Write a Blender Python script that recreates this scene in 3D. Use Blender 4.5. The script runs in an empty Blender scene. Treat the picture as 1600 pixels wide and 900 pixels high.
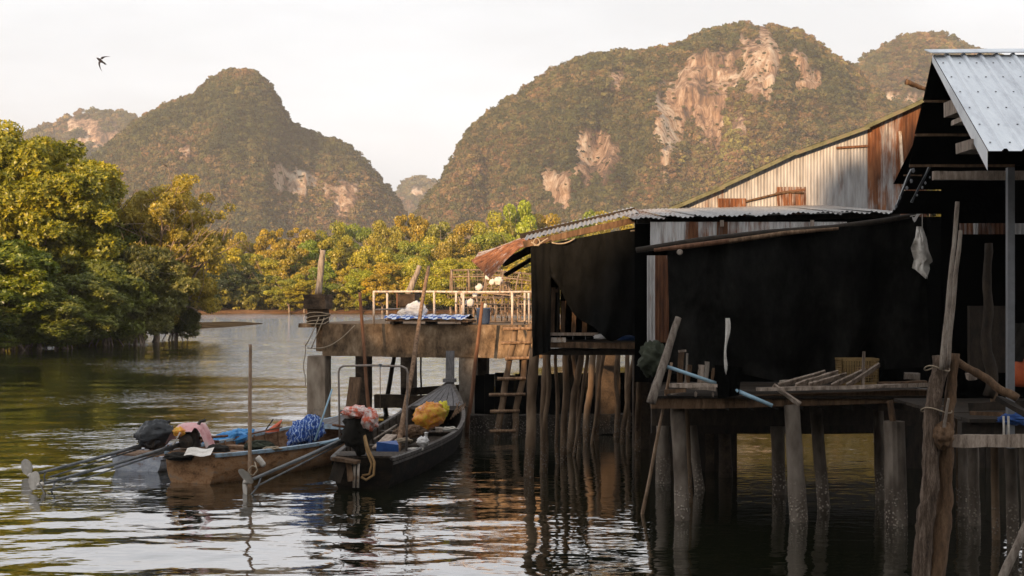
import bpy, math, random
import numpy as np
from mathutils import Vector, Matrix, noise as mnoise

scene = bpy.context.scene
COL = scene.collection
R = math.radians

# ---------------------------------------------------------------- camera, sky, sun, exposure
F, H, YH = 2222.2, 3.2, 458.0          # focal length in photo pixels, eye height above water, horizon row
cam_data = bpy.data.cameras.new("camera")
cam_data.lens = 50.0
cam_data.sensor_width = 36.0
cam_data.shift_y = (YH - 450.0) / 1600.0
cam_data.clip_start = 0.1
cam_data.clip_end = 20000.0
cam = bpy.data.objects.new("camera", cam_data)
cam.location = (0, 0, H)
cam.rotation_euler = (R(90), 0, 0)
COL.objects.link(cam)
scene.camera = cam

SUN_AZ = R(206)      # compass bearing of the sun seen from the scene, clockwise from +Y (behind the viewer, to the left)
SUN_EL = R(12)
sun_dir = Vector((math.sin(SUN_AZ) * math.cos(SUN_EL), math.cos(SUN_AZ) * math.cos(SUN_EL), math.sin(SUN_EL)))

world = bpy.data.worlds.new("World")
scene.world = world
world.use_nodes = True
wn, wl = world.node_tree.nodes, world.node_tree.links
wn.clear()
w_out = wn.new("ShaderNodeOutputWorld")
w_bg = wn.new("ShaderNodeBackground")
w_sky = wn.new("ShaderNodeTexSky")
w_sky.sky_type = 'NISHITA'
w_sky.sun_disc = False
w_sky.sun_elevation = SUN_EL
w_sky.sun_rotation = SUN_AZ
w_sky.air_density = 1.0
w_sky.dust_density = 4.0
w_sky.ozone_density = 1.0
w_hsv = wn.new("ShaderNodeHueSaturation")      # thin high cloud takes most of the blue out of the evening sky
w_hsv.inputs["Saturation"].default_value = 0.15
w_mix = wn.new("ShaderNodeMix"); w_mix.data_type = 'RGBA'
w_tc = wn.new("ShaderNodeTexCoord")
w_map = wn.new("ShaderNodeMapping"); w_map.inputs["Scale"].default_value = (1.0, 1.0, 4.0)
w_noi = wn.new("ShaderNodeTexNoise"); w_noi.inputs["Scale"].default_value = 3.0; w_noi.inputs["Detail"].default_value = 5.0
w_rmp = wn.new("ShaderNodeMapRange")
w_rmp.inputs["From Min"].default_value = 0.35; w_rmp.inputs["From Max"].default_value = 0.75
w_rmp.inputs["To Min"].default_value = 0.74; w_rmp.inputs["To Max"].default_value = 0.90
wl.new(w_tc.outputs["Generated"], w_map.inputs["Vector"])
wl.new(w_map.outputs["Vector"], w_noi.inputs["Vector"])
wl.new(w_noi.outputs["Fac"], w_rmp.inputs["Value"])
wl.new(w_rmp.outputs["Result"], w_mix.inputs["Factor"])
wl.new(w_sky.outputs["Color"], w_hsv.inputs["Color"])
wl.new(w_hsv.outputs["Color"], w_mix.inputs["A"])
w_mix.inputs["B"].default_value = (7.9, 8.2, 8.55, 1.0)      # bright thin overcast veil
wl.new(w_mix.outputs["Result"], w_bg.inputs["Color"])
w_st = wn.new("ShaderNodeMapRange")      # faint cloud tone
w_st.inputs["From Min"].default_value = 0.38; w_st.inputs["From Max"].default_value = 0.66
w_st.inputs["To Min"].default_value = 0.089; w_st.inputs["To Max"].default_value = 0.100
wl.new(w_noi.outputs["Fac"], w_st.inputs["Value"]); wl.new(w_st.outputs["Result"], w_bg.inputs["Strength"])
wl.new(w_bg.outputs["Background"], w_out.inputs["Surface"])

sun_data = bpy.data.lights.new("sun", 'SUN')
sun_data.energy = 5.0
sun_data.angle = R(0.6)
sun_data.color = (1.0, 0.68, 0.39)
sun = bpy.data.objects.new("sun", sun_data)
sun.rotation_euler = sun_dir.to_track_quat('Z', 'Y').to_euler()
sun.location = (-20, -20, 40)
COL.objects.link(sun)

scene.view_settings.view_transform = 'Standard'
scene.view_settings.look = 'None'
scene.view_settings.exposure = 0.55
scene.view_settings.gamma = 1.0
scene.view_settings.use_curve_mapping = False
scene.render.engine = 'CYCLES'
scene.cycles.use_denoising = True
scene.cycles.max_bounces = 8
scene.cycles.diffuse_bounces = 3
scene.cycles.glossy_bounces = 3
scene.cycles.transmission_bounces = 4
scene.cycles.transparent_max_bounces = 6
scene.cycles.volume_bounces = 1
scene.cycles.sample_clamp_indirect = 6.0
scene.cycles.caustics_reflective = False
scene.cycles.caustics_refractive = False

# ---------------------------------------------------------------- helpers
def P(px, py, Y):
    """a place seen at photo pixel (px, py), at Y metres from the viewer"""
    return Vector(((px - 800.0) * Y / F, Y, H - (py - YH) * Y / F))

def G(px, py, z=0.0):
    """a place at height z seen at photo pixel (px, py)"""
    return P(px, py, (H - z) * F / (py - YH))

def fbm(x, y, z=0.0, octv=4, s=1.0):
    a, t, amp = 0.0, 0.0, 1.0
    for i in range(octv):
        a += amp * mnoise.noise(Vector((x * s, y * s, z * s)))
        t += amp
        amp *= 0.5; s *= 2.03
    return a / t

def tag(o, label=None, cat=None, group=None, kind=None):
    if label: o["label"] = label
    if cat: o["category"] = cat
    if group: o["group"] = group
    if kind: o["kind"] = kind
    return o

def empty(name, loc, rz=0.0, label=None, cat=None, group=None):
    o = bpy.data.objects.new(name, None)
    o.empty_display_size = 0.3
    o.location = loc
    o.rotation_euler = (0, 0, rz)
    COL.objects.link(o)
    return tag(o, label, cat, group)

class MB:
    """collects faces; build() links them as one mesh object"""
    def __init__(self):
        self.v, self.f = [], []
    def quad(self, a, b, c, d):
        n = len(self.v); self.v += [Vector(a), Vector(b), Vector(c), Vector(d)]; self.f.append((n, n+1, n+2, n+3)); return self
    def poly(self, pts):
        n = len(self.v); self.v += [Vector(p) for p in pts]; self.f.append(tuple(range(n, n+len(pts)))); return self
    def grid(self, pts):
        n = len(self.v); r, c = len(pts), len(pts[0])
        for row in pts: self.v += [Vector(p) for p in row]
        for i in range(r-1):
            for j in range(c-1):
                a = n + i*c + j
                self.f.append((a, a+1, a+c+1, a+c))
        return self
    def box(self, c, s, rot=None, jit=0.0, bev=0.0):
        c = Vector(c); sx, sy, sz = s[0]/2, s[1]/2, s[2]/2
        n = len(self.v)
        for dz in (-1, 1):
            for dx, dy in ((-1,-1),(1,-1),(1,1),(-1,1)):
                p = Vector((dx*sx + random.uniform(-jit, jit), dy*sy + random.uniform(-jit, jit), dz*sz + random.uniform(-jit, jit)))
                if rot is not None: p = rot @ p
                self.v.append(c + p)
        for f in ((0,3,2,1),(4,5,6,7),(0,1,5,4),(1,2,6,5),(2,3,7,6),(3,0,4,7)):
            self.f.append(tuple(n+i for i in f))
        return self
    def beam(self, a, b, w, h, up=(0,0,1), jit=0.0, seg=1, sag=0.0):
        """rectangular bar from a to b, w across, h along up; seg > 1 lets it wander a little"""
        a, b = Vector(a), Vector(b)
        d = (b-a).normalized(); u = Vector(up)
        s = d.cross(u)
        if s.length < 1e-4: s = d.cross(Vector((1,0,0)))
        s.normalize(); u = s.cross(d).normalized()
        n = len(self.v)
        for i in range(seg+1):
            t = i/seg
            c = a.lerp(b, t) - Vector((0,0,1))*sag*math.sin(math.pi*t)
            for x, y in ((-1,-1),(1,-1),(1,1),(-1,1)):
                self.v.append(c + s*(x*w/2 + random.uniform(-jit,jit)) + u*(y*h/2 + random.uniform(-jit,jit)))
        for i in range(seg):
            k = n+4*i
            for j in range(4):
                self.f.append((k+j, k+(j+1)%4, k+4+(j+1)%4, k+4+j))
        self.f.append((n+3, n+2, n+1, n)); k = n+4*seg; self.f.append((k, k+1, k+2, k+3))
        return self
    def tube(self, path, rad, n=8, jit=0.0, cap=True, flat=1.0):
        path = [Vector(p) for p in path]
        if not hasattr(rad, '__len__'): rad = [rad]*len(path)
        base = len(self.v); m = len(path); prev = None
        for i, p in enumerate(path):
            d = (path[min(i+1, m-1)] - path[max(i-1, 0)]).normalized()
            if prev is None:
                s = d.cross(Vector((0.13, 0.9, 0.21)))
                if s.length < 1e-3: s = d.cross(Vector((1,0,0)))
            else:
                s = prev - d*prev.dot(d)
            s.normalize(); prev = s; u = d.cross(s)
            for k in range(n):
                a = 2*math.pi*k/n
                r = rad[i]*(1 + random.uniform(-jit, jit))
                self.v.append(p + s*math.cos(a)*r + u*math.sin(a)*r*flat)
        for i in range(m-1):
            for k in range(n):
                a = base+i*n+k; b = base+i*n+(k+1)%n
                self.f.append((a, b, b+n, a+n))
        if cap:
            self.f.append(tuple(base+k for k in reversed(range(n))))
            self.f.append(tuple(base+(m-1)*n+k for k in range(n)))
        return self
    def lathe(self, c, prof, n=14, axis=None):
        """profile of (radius, height) about a vertical axis (or about `axis`)"""
        c = Vector(c); base = len(self.v)
        q = Vector((0,0,1)).rotation_difference(Vector(axis)).to_matrix() if axis is not None else Matrix.Identity(3)
        for r, z in prof:
            for k in range(n):
                a = 2*math.pi*k/n
                self.v.append(c + q @ Vector((r*math.cos(a), r*math.sin(a), z)))
        for i in range(len(prof)-1):
            for k in range(n):
                a = base+i*n+k; b = base+i*n+(k+1)%n
                self.f.append((a, b, b+n, a+n))
        self.f.append(tuple(base+k for k in reversed(range(n))))
        self.f.append(tuple(base+(len(prof)-1)*n+k for k in range(n)))
        return self
    def blob(self, c, s, rough=0.2, fr=2.0, rot=None, nu=36, nv=24, seed=0.0, flat_bottom=None, ridge=0.0):
        """a lumpy closed body (bag, bundle, covered engine)"""
        c = Vector(c); rows = []
        for j in range(nv+1):
            th = math.pi*j/nv; row = []
            for i in range(nu):
                ph = 2*math.pi*i/nu
                d = Vector((math.sin(th)*math.cos(ph), math.sin(th)*math.sin(ph), math.cos(th)))
                k = 1 + rough*fbm(d.x*fr+seed, d.y*fr-seed, d.z*fr+seed*0.7, 3) * 1.6
                k += rough*.9*(.25-abs(mnoise.noise(Vector((d.x*3.3-seed, d.y*3.3+seed, d.z*3.3)))))
                k += rough*.5*(.25-abs(mnoise.noise(Vector((d.x*7.1+seed, d.y*7.1+seed, d.z*7.1)))))
                if ridge: k += ridge*abs(mnoise.noise(Vector((d.x*4+seed, d.y*4, d.z*4)))) 
                p = Vector((d.x*s[0], d.y*s[1], d.z*s[2]))*k
                if flat_bottom is not None: p.z = max(p.z, flat_bottom)
                if rot is not None: p = rot @ p
                row.append(c+p)
            rows.append(row)
        n = len(self.v)
        for r in rows: self.v += r
        for j in range(nv):
            for i in range(nu):
                a = n+j*nu+i; b = n+j*nu+(i+1)%nu
                self.f.append((a, a+nu, b+nu, b))
        return self
    def build(self, name, mat, parent=None, smooth=False, world=True, label=None, cat=None, group=None, kind=None, color=None, origin=None):
        me = bpy.data.meshes.new(name)
        if parent is not None:
            off = Vector((0,0,0))
            if world:
                q = parent
                while q is not None: off += Vector(q.location); q = q.parent
            loc = Vector((0,0,0))
        else:
            if origin is not None: off = Vector(origin)
            else:
                xs = [p.x for p in self.v]; ys = [p.y for p in self.v]; zs = [p.z for p in self.v]
                off = Vector(((min(xs)+max(xs))/2, (min(ys)+max(ys))/2, min(zs)))
            loc = off
        me.from_pydata([tuple(p-off) for p in self.v], [], self.f)
        me.materials.append(mat)
        if smooth: me.polygons.foreach_set("use_smooth", [True]*len(me.polygons))
        me.update()
        o = bpy.data.objects.new(name, me)
        o.location = loc
        if parent is not None: o.parent = parent
        if color: o.color = color
        COL.objects.link(o)
        return tag(o, label, cat, group, kind)

def np_mesh(name, V, Q, mat, smooth=False):
    """mesh from arrays of vertices and quads"""
    me = bpy.data.meshes.new(name)
    V = np.asarray(V, dtype=np.float32); Q = np.asarray(Q, dtype=np.int32)
    me.vertices.add(len(V)); me.vertices.foreach_set("co", V.ravel())
    me.loops.add(Q.size); me.loops.foreach_set("vertex_index", Q.ravel())
    me.polygons.add(len(Q))
    me.polygons.foreach_set("loop_start", np.arange(0, Q.size, Q.shape[1], dtype=np.int32))
    me.materials.append(mat)
    me.update(calc_edges=True)
    if smooth: me.polygons.foreach_set("use_smooth", np.ones(len(Q), dtype=bool))
    return me

def link(name, me, loc=(0,0,0), parent=None):
    o = bpy.data.objects.new(name, me); o.location = loc
    if parent is not None: o.parent = parent
    COL.objects.link(o)
    return o

# ---------------------------------------------------------------- materials
def new_mat(name):
    m = bpy.data.materials.new(name); m.use_nodes = True
    nt = m.node_tree; b = nt.nodes["Principled BSDF"]
    return m, nt.nodes, nt.links, b

def set_in(b, **kw):
    for k, v in kw.items():
        k = k.replace("_", " ")
        if isinstance(v, tuple) and len(v) == 3: v = (*v, 1.0)
        b.inputs[k].default_value = v

def ramp(N, stops):
    r = N.new("ShaderNodeValToRGB")
    e = r.color_ramp.elements
    e[0].position, e[0].color = stops[0][0], (*stops[0][1], 1)
    e[1].position, e[1].color = stops[-1][0], (*stops[-1][1], 1)
    for p, c in stops[1:-1]:
        x = e.new(p); x.color = (*c, 1)
    return r

def noise_node(N, L, scale=5.0, detail=4.0, stretch=(1,1,1), coord="Object", rough=0.55):
    tc = N.new("ShaderNodeTexCoord"); mp = N.new("ShaderNodeMapping"); mp.inputs["Scale"].default_value = stretch
    nz = N.new("ShaderNodeTexNoise"); nz.inputs["Scale"].default_value = scale; nz.inputs["Detail"].default_value = detail
    nz.inputs["Roughness"].default_value = rough
    L.new(tc.outputs[coord], mp.inputs["Vector"]); L.new(mp.outputs["Vector"], nz.inputs["Vector"])
    return nz

def mottled(name, cols, scale=6.0, stretch=(1,1,1), rough=0.8, bump=0.3, bscale=None, metallic=0.0, detail=5.0, spec=0.3, vary=0.0, bdist=0.02, grain=0.55, nrough=.55):
    """a surface whose own colour wanders through `cols`"""
    m, N, L, b = new_mat(name)
    nz = noise_node(N, L, scale, detail, stretch, rough=nrough)
    k = len(cols)
    rp = ramp(N, [(0.28 + 0.44*i/max(1, k-1), c) for i, c in enumerate(cols)])
    nf = noise_node(N, L, scale*6.5, 3, stretch, rough=.7)
    mf = N.new("ShaderNodeMath"); mf.operation = 'MULTIPLY_ADD'; mf.inputs[1].default_value = grain; mf.inputs[2].default_value = -.5*grain
    L.new(nf.outputs["Fac"], mf.inputs[0])
    af = N.new("ShaderNodeMath"); af.operation = 'ADD'; L.new(nz.outputs["Fac"], af.inputs[0]); L.new(mf.outputs[0], af.inputs[1])
    L.new(af.outputs[0], rp.inputs["Fac"])
    out = rp.outputs["Color"]
    if vary:
        oi = N.new("ShaderNodeObjectInfo"); mr = N.new("ShaderNodeMapRange")
        mr.inputs["To Min"].default_value = 1-vary; mr.inputs["To Max"].default_value = 1+vary*0.6
        L.new(oi.outputs["Random"], mr.inputs["Value"])
        hs = N.new("ShaderNodeHueSaturation"); L.new(out, hs.inputs["Color"]); L.new(mr.outputs["Result"], hs.inputs["Value"])
        out = hs.outputs["Color"]
    L.new(out, b.inputs["Base Color"])
    set_in(b, Roughness=rough, Metallic=metallic, Specular_IOR_Level=spec)
    if bump:
        nb = noise_node(N, L, bscale or scale*3, 4, stretch)
        bp = N.new("ShaderNodeBump"); bp.inputs["Strength"].default_value = bump; bp.inputs["Distance"].default_value = bdist
        L.new(nb.outputs["Fac"], bp.inputs["Height"]); L.new(bp.outputs["Normal"], b.inputs["Normal"])
    return m

M = {}
M['wood_grey'] = mottled('weathered_grey_wood', [(.12,.085,.063),(.31,.24,.19),(.47,.375,.305)], 5, (4,4,.6), .85, .5, vary=.3)
M['wood_brown'] = mottled('brown_wood', [(.045,.026,.014),(.12,.066,.034),(.19,.115,.065)], 4, (4,4,.7), .8, .5, vary=.3)
M['wood_dark'] = mottled('dark_wood', [(.012,.009,.006),(.03,.02,.013),(.05,.035,.022)], 4, (3,3,1), .8, .4, vary=.3)  # one dark wood tone for beams, boards and props
M['wood_red'] = mottled('reddish_wood', [(.07,.03,.014),(.17,.075,.036),(.24,.12,.07)], 5, (4,4,.5), .75, .4, vary=.2)
M['wood_log'] = mottled('split_log', [(.035,.022,.015),(.12,.08,.055),(.26,.19,.145)], 5, (5,5,.5), .9, 1.0, bscale=9, grain=.8, bdist=.04)
M['bark'] = mottled('stripped_bark', [(.08,.045,.024),(.22,.13,.075),(.36,.235,.15)], 7, (3,3,.8), .9, .8, bscale=16, vary=.25)
M['bark_grey'] = mottled('grey_bark', [(.10,.075,.06),(.25,.2,.16),(.36,.31,.26)], 7, (3,3,.6), .9, .6, vary=.2)
M['bamboo'] = mottled('bamboo', [(.13,.085,.05),(.30,.195,.125),(.42,.295,.205)], 4, (2,2,.6), .6, .2, vary=.2)
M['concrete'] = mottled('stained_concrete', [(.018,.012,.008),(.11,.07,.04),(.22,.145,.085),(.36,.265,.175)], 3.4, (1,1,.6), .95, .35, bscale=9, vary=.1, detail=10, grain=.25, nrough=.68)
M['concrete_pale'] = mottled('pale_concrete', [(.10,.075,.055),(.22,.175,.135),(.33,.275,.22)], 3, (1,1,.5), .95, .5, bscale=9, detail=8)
M['concrete_black'] = mottled('dark_concrete', [(.02,.014,.010),(.055,.037,.024),(.10,.068,.044)], 4, (1,1,1), .95, .6, bscale=12, detail=8)  # darker concrete for rear posts, bollards and columns
M['rope'] = mottled('pale_rope', [(.28,.21,.14),(.46,.37,.27)], 30, (1,1,1), .9, .5)
M['rope_white'] = mottled('white_cord', [(.5,.46,.40),(.68,.62,.55)], 30, (1,1,1), .9, .3)
M['hose'] = mottled('tan_hose', [(.24,.13,.05),(.40,.24,.10)], 8, (1,1,1), .5, .1)
M['galv'] = mottled('galvanised_pipe', [(.14,.11,.09),(.27,.23,.20),(.22,.14,.09)], 9, (1,1,1), .5, .1, metallic=.3)
M['steel'] = mottled('grey_steel', [(.15,.15,.155),(.22,.22,.23)], 3, (1,1,1), .55, .1, metallic=.2)
M['shaft'] = mottled('drive_shaft_metal', [(.09,.095,.10),(.22,.22,.22)], 8, (1,1,1), .4, .1, metallic=.6)
M['white_paint'] = mottled('peeling_white_paint', [(.26,.14,.07),(.52,.43,.35),(.66,.59,.52)], 14, (1,1,.6), .7, .3)
M['white_plastic'] = mottled('white_plastic', [(.62,.58,.55),(.78,.75,.73)], 5, (1,1,1), .5, .3)
M['white_cloth'] = mottled('dirty_white_cloth', [(.46,.41,.36),(.66,.61,.55),(.78,.73,.68)], 6, (1,1,1), .9, .4)
M['black_plastic'] = mottled('black_plastic', [(.008,.009,.011),(.02,.022,.026)], 8, (1,1,1), .35, .6, bscale=14, spec=.5)
M['black_cloth'] = mottled('black_cloth', [(.010,.008,.006),(.022,.018,.013)], 8, (1,1,1), .9, .5)
M['engine'] = mottled('oily_engine', [(.008,.007,.006),(.03,.022,.016),(.07,.04,.022)], 11, (1,1,1), .55, .6, spec=.5)
M['net'] = mottled('black_shade_net', [(.0035,.0034,.003),(.011,.0105,.0095)], 2.2, (1,1,.5), .9, 1.0, bscale=5, spec=.06, bdist=.05)
M['net_main'] = mottled('lightened_black_net', [(.005,.0048,.0043),(.013,.0125,.0112),(.026,.0245,.022)], 1.6, (1,1,.45), .9, 1.0, bscale=4, spec=.06, bdist=.08)  # paler copy of the net; its tone stands in for light on the folds
M['black_and_shade'] = mottled('black_boards_and_shade', [(.002,.002,.002),(.005,.0048,.0042)], 3, (1,1,1), 1.0, .4, spec=.0)  # black boards, also painted shade for interiors and the under-space
M['pink'] = mottled('pink_cloth', [(.52,.22,.22),(.66,.36,.36),(.55,.45,.42)], 4, (1,1,1), .7, .4)
M['blue_tarp'] = mottled('blue_tarp', [(.02,.13,.36),(.06,.26,.56),(.14,.36,.62)], 7, (1,1,1), .5, .5)
M['blue_plastic'] = mottled('blue_plastic', [(.02,.06,.22),(.04,.11,.33)], 5, (1,1,1), .5, .2)
M['barrel'] = mottled('faded_blue_bucket', [(.035,.055,.10),(.07,.10,.17)], 5, (1,1,1), .6, .2)
M['yellow_bag'] = mottled('yellow_orange_bag', [(.78,.60,.05),(.80,.42,.06),(.72,.22,.03),(.66,.52,.44)], 4.2, (1,1,1), .4, .6, bscale=12)
M['red_bag'] = mottled('red_and_white_bag', [(.80,.72,.68),(.74,.62,.58),(.56,.10,.04),(.60,.10,.04)], 9, (1,1,1), .4, .6, bscale=14)
M['red_flag'] = mottled('red_flag_cloth', [(.55,.10,.05),(.66,.18,.10)], 6, (1,1,1), .8, .3)
M['orange'] = mottled('orange_drum', [(.35,.06,.02),(.50,.11,.03)], 5, (1,1,1), .6, .2)
M['pvc'] = mottled('pale_blue_pipe', [(.26,.40,.50),(.36,.52,.62)], 6, (1,1,1), .4, .05)
M['crate'] = mottled('straw_coloured_plastic', [(.22,.14,.06),(.36,.24,.10)], 8, (1,1,1), .6, .2)
M['foam'] = mottled('foam_float', [(.60,.52,.46),(.74,.68,.62)], 8, (1,1,1), .8, .4)
M['wire'] = mottled('trap_wire', [(.16,.10,.06),(.34,.25,.18)], 8, (1,1,1), .7, .1)
M['green_tarp'] = mottled('dark_green_tarp', [(.018,.022,.012),(.045,.05,.03)], 5, (1,1,1), .8, .5)
M['prop'] = mottled('pale_painted_metal', [(.46,.40,.34),(.72,.66,.59)], 8, (1,1,1), .5, .3)
M['green_trim'] = mottled('green_roof_trim', [(.09,.085,.045),(.15,.145,.08),(.19,.15,.10)], 4, (1,1,1), .7, .2)
M['hull_orange'] = mottled('worn_orange_hull', [(.10,.05,.025),(.28,.14,.062),(.40,.22,.11),(.24,.185,.14)], 4, (1,1,2), .7, .4, detail=7)
M['hull_blue'] = mottled('flaking_blue_grey_hull', [(.26,.17,.11),(.34,.36,.42),(.46,.48,.53),(.58,.56,.55)], 5, (1,1,2), .7, .4, detail=7)
M['hull_black'] = mottled('tarred_hull', [(.004,.0034,.003),(.010,.0075,.0055),(.03,.02,.013)], 4, (1,1,2), .85, .4, detail=7, spec=.1)
M['boat_in'] = mottled('boat_planking', [(.10,.05,.026),(.22,.125,.07),(.30,.20,.13)], 6, (1,3,3), .8, .4)
M['boat_in_dark'] = mottled('dark_boat_planking', [(.012,.009,.007),(.04,.027,.018),(.10,.07,.048)], 6, (1,3,3), .8, .4)
M['deck_grey'] = mottled('grey_bow_planks', [(.08,.075,.075),(.14,.13,.13),(.20,.185,.18)], 7, (.5,4,1), .75, .5)
M['gun_blue'] = mottled('pale_blue_gunwale', [(.22,.20,.18),(.27,.36,.44),(.38,.48,.56)], 9, (1,1,1), .6, .2)
M['gun_dark'] = mottled('worn_dark_gunwale', [(.03,.025,.022),(.08,.068,.06),(.17,.145,.13)], 9, (1,1,1), .6, .2)
M['bird'] = mottled('bird_feathers', [(.015,.013,.017),(.03,.025,.03)], 8, (1,1,1), .8, 0)

def check_mat():
    m, N, L, b = new_mat('blue_and_white_check')
    tc = N.new("ShaderNodeTexCoord"); ck = N.new("ShaderNodeTexChecker"); ck.inputs["Scale"].default_value = 9
    ck.inputs["Color1"].default_value = (.03,.09,.34,1); ck.inputs["Color2"].default_value = (.62,.66,.74,1)
    L.new(tc.outputs["Object"], ck.inputs["Vector"]); L.new(ck.outputs["Color"], b.inputs["Base Color"]); set_in(b, Roughness=.7)
    return m
M['check'] = check_mat()

def blue_check_cloth():
    m, N, L, b = new_mat('blue_plaid_cloth')
    tc = N.new("ShaderNodeTexCoord"); wv = N.new("ShaderNodeTexWave"); wv.inputs["Scale"].default_value = 5; wv.inputs["Distortion"].default_value = 9; wv.inputs["Detail Scale"].default_value = 2.5
    rp = ramp(N, [(0, (.02,.06,.26)), (.65, (.04,.11,.36)), (.85, (.10,.20,.46)), (1, (.45,.52,.66))])
    L.new(tc.outputs["Object"], wv.inputs["Vector"]); L.new(wv.outputs["Fac"], rp.inputs["Fac"]); L.new(rp.outputs["Color"], b.inputs["Base Color"]); set_in(b, Roughness=.9)
    return m
M['plaid'] = blue_check_cloth()

def pile_mat(name, cols, barn=(.30,.25,.21)):
    """post with a crust of barnacles up to the tide mark"""
    m, N, L, b = new_mat(name)
    nz = noise_node(N, L, 4, 6, (1,1,.4)); k = len(cols)
    rp = ramp(N, [(0.3 + 0.4*i/(k-1), c) for i, c in enumerate(cols)]); L.new(nz.outputs["Fac"], rp.inputs["Fac"])
    geo = N.new("ShaderNodeNewGeometry"); sp = N.new("ShaderNodeSeparateXYZ"); L.new(geo.outputs["Position"], sp.inputs["Vector"])
    vo = N.new("ShaderNodeTexVoronoi"); vo.inputs["Scale"].default_value = 22
    tc = N.new("ShaderNodeTexCoord"); L.new(tc.outputs["Object"], vo.inputs["Vector"])
    n2 = noise_node(N, L, 6, 4)
    add = N.new("ShaderNodeMath"); add.operation = 'MULTIPLY_ADD'; add.inputs[1].default_value = -0.55; L.new(n2.outputs["Fac"], add.inputs[0]); L.new(sp.outputs["Z"], add.inputs[2])
    mr = N.new("ShaderNodeMapRange"); mr.inputs["From Min"].default_value = 0.28; mr.inputs["From Max"].default_value = -0.05
    L.new(add.outputs[0], mr.inputs["Value"])
    vr = N.new("ShaderNodeMapRange"); vr.inputs["From Min"].default_value = .42; vr.inputs["From Max"].default_value = .16; L.new(vo.outputs["Distance"], vr.inputs["Value"])
    mu = N.new("ShaderNodeMath"); mu.operation = 'MULTIPLY'; L.new(mr.outputs["Result"], mu.inputs[0]); L.new(vr.outputs["Result"], mu.inputs[1])
    mx = N.new("ShaderNodeMix"); mx.data_type = 'RGBA'; L.new(mu.outputs[0], mx.inputs["Factor"]); L.new(rp.outputs["Color"], mx.inputs["A"]); mx.inputs["B"].default_value = (*barn, 1)
    L.new(mx.outputs["Result"], b.inputs["Base Color"]); set_in(b, Roughness=.9, Specular_IOR_Level=.25)
    hm = N.new("ShaderNodeMath"); hm.operation = 'ADD'; L.new(mu.outputs[0], hm.inputs[0]); L.new(nz.outputs["Fac"], hm.inputs[1])
    bp = N.new("ShaderNodeBump"); bp.inputs["Strength"].default_value = .8; bp.inputs["Distance"].default_value = .03
    L.new(hm.outputs[0], bp.inputs["Height"]); L.new(bp.outputs["Normal"], b.inputs["Normal"])
    return m
M['pile'] = pile_mat('barnacled_concrete_pile', [(.05,.036,.027),(.15,.118,.092),(.26,.212,.172)], (.5,.42,.34))
M['pile_wood'] = pile_mat('barnacled_wood_pile', [(.055,.033,.019),(.15,.096,.058),(.26,.178,.115)])
M['pile_warm'] = pile_mat('tide_stained_post', [(.13,.095,.066),(.28,.215,.16),(.40,.325,.25)], (.2,.16,.12))

def corr_mat():
    """galvanised sheet; object colour: R = how rusty, G = brightness of the zinc, B = darkening of the rust"""
    m, N, L, b = new_mat('corrugated_iron')
    oi = N.new("ShaderNodeObjectInfo"); sc = N.new("ShaderNodeSeparateColor"); L.new(oi.outputs["Color"], sc.inputs["Color"])
    nz = noise_node(N, L, 2.2, 6, (1.6, 1.6, .45), rough=.65)
    n2 = noise_node(N, L, 9, 4, (3.0, 3.0, .18))
    ad = N.new("ShaderNodeMath"); ad.operation = 'MULTIPLY_ADD'; ad.inputs[1].default_value = .45; L.new(n2.outputs["Fac"], ad.inputs[0]); L.new(nz.outputs["Fac"], ad.inputs[2])
    a2 = N.new("ShaderNodeMath"); a2.operation = 'ADD'; L.new(ad.outputs[0], a2.inputs[0]); L.new(sc.outputs["Red"], a2.inputs[1])
    mr = N.new("ShaderNodeMapRange"); mr.inputs["From Min"].default_value = 1.12; mr.inputs["From Max"].default_value = 1.32; L.new(a2.outputs[0], mr.inputs["Value"])
    n3 = noise_node(N, L, 5, 5, (2, 2, .35))
    zr = ramp(N, [(.3, (.26,.235,.22)), (.5, (.42,.395,.38)), (.7, (.54,.52,.51))]); L.new(n3.outputs["Fac"], zr.inputs["Fac"])
    rr = ramp(N, [(.3, (.06,.022,.010)), (.5, (.17,.06,.022)), (.7, (.27,.115,.05))]); L.new(n3.outputs["Fac"], rr.inputs["Fac"])
    hv = N.new("ShaderNodeHueSaturation"); L.new(zr.outputs["Color"], hv.inputs["Color"]); L.new(sc.outputs["Green"], hv.inputs["Value"])
    h2 = N.new("ShaderNodeHueSaturation"); L.new(rr.outputs["Color"], h2.inputs["Color"]); L.new(sc.outputs["Blue"], h2.inputs["Value"])
    mx = N.new("ShaderNodeMix"); mx.data_type = 'RGBA'; L.new(mr.outputs["Result"], mx.inputs["Factor"]); L.new(hv.outputs["Color"], mx.inputs["A"]); L.new(h2.outputs["Color"], mx.inputs["B"])
    L.new(mx.outputs["Result"], b.inputs["Base Color"])
    rg = N.new("ShaderNodeMapRange"); rg.inputs["To Min"].default_value = .5; rg.inputs["To Max"].default_value = .9; L.new(mr.outputs["Result"], rg.inputs["Value"]); L.new(rg.outputs["Result"], b.inputs["Roughness"])
    bp = N.new("ShaderNodeBump"); bp.inputs["Strength"].default_value = .25; bp.inputs["Distance"].default_value = .01
    L.new(nz.outputs["Fac"], bp.inputs["Height"]); L.new(bp.outputs["Normal"], b.inputs["Normal"])
    return m
M['corr'] = corr_mat()
M['silver'] = mottled('new_zinc_sheet', [(.50,.52,.56),(.66,.69,.73),(.75,.78,.81)], 1.6, (2.5,.5,.5), .42, .1, metallic=.25, spec=.5)

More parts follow.
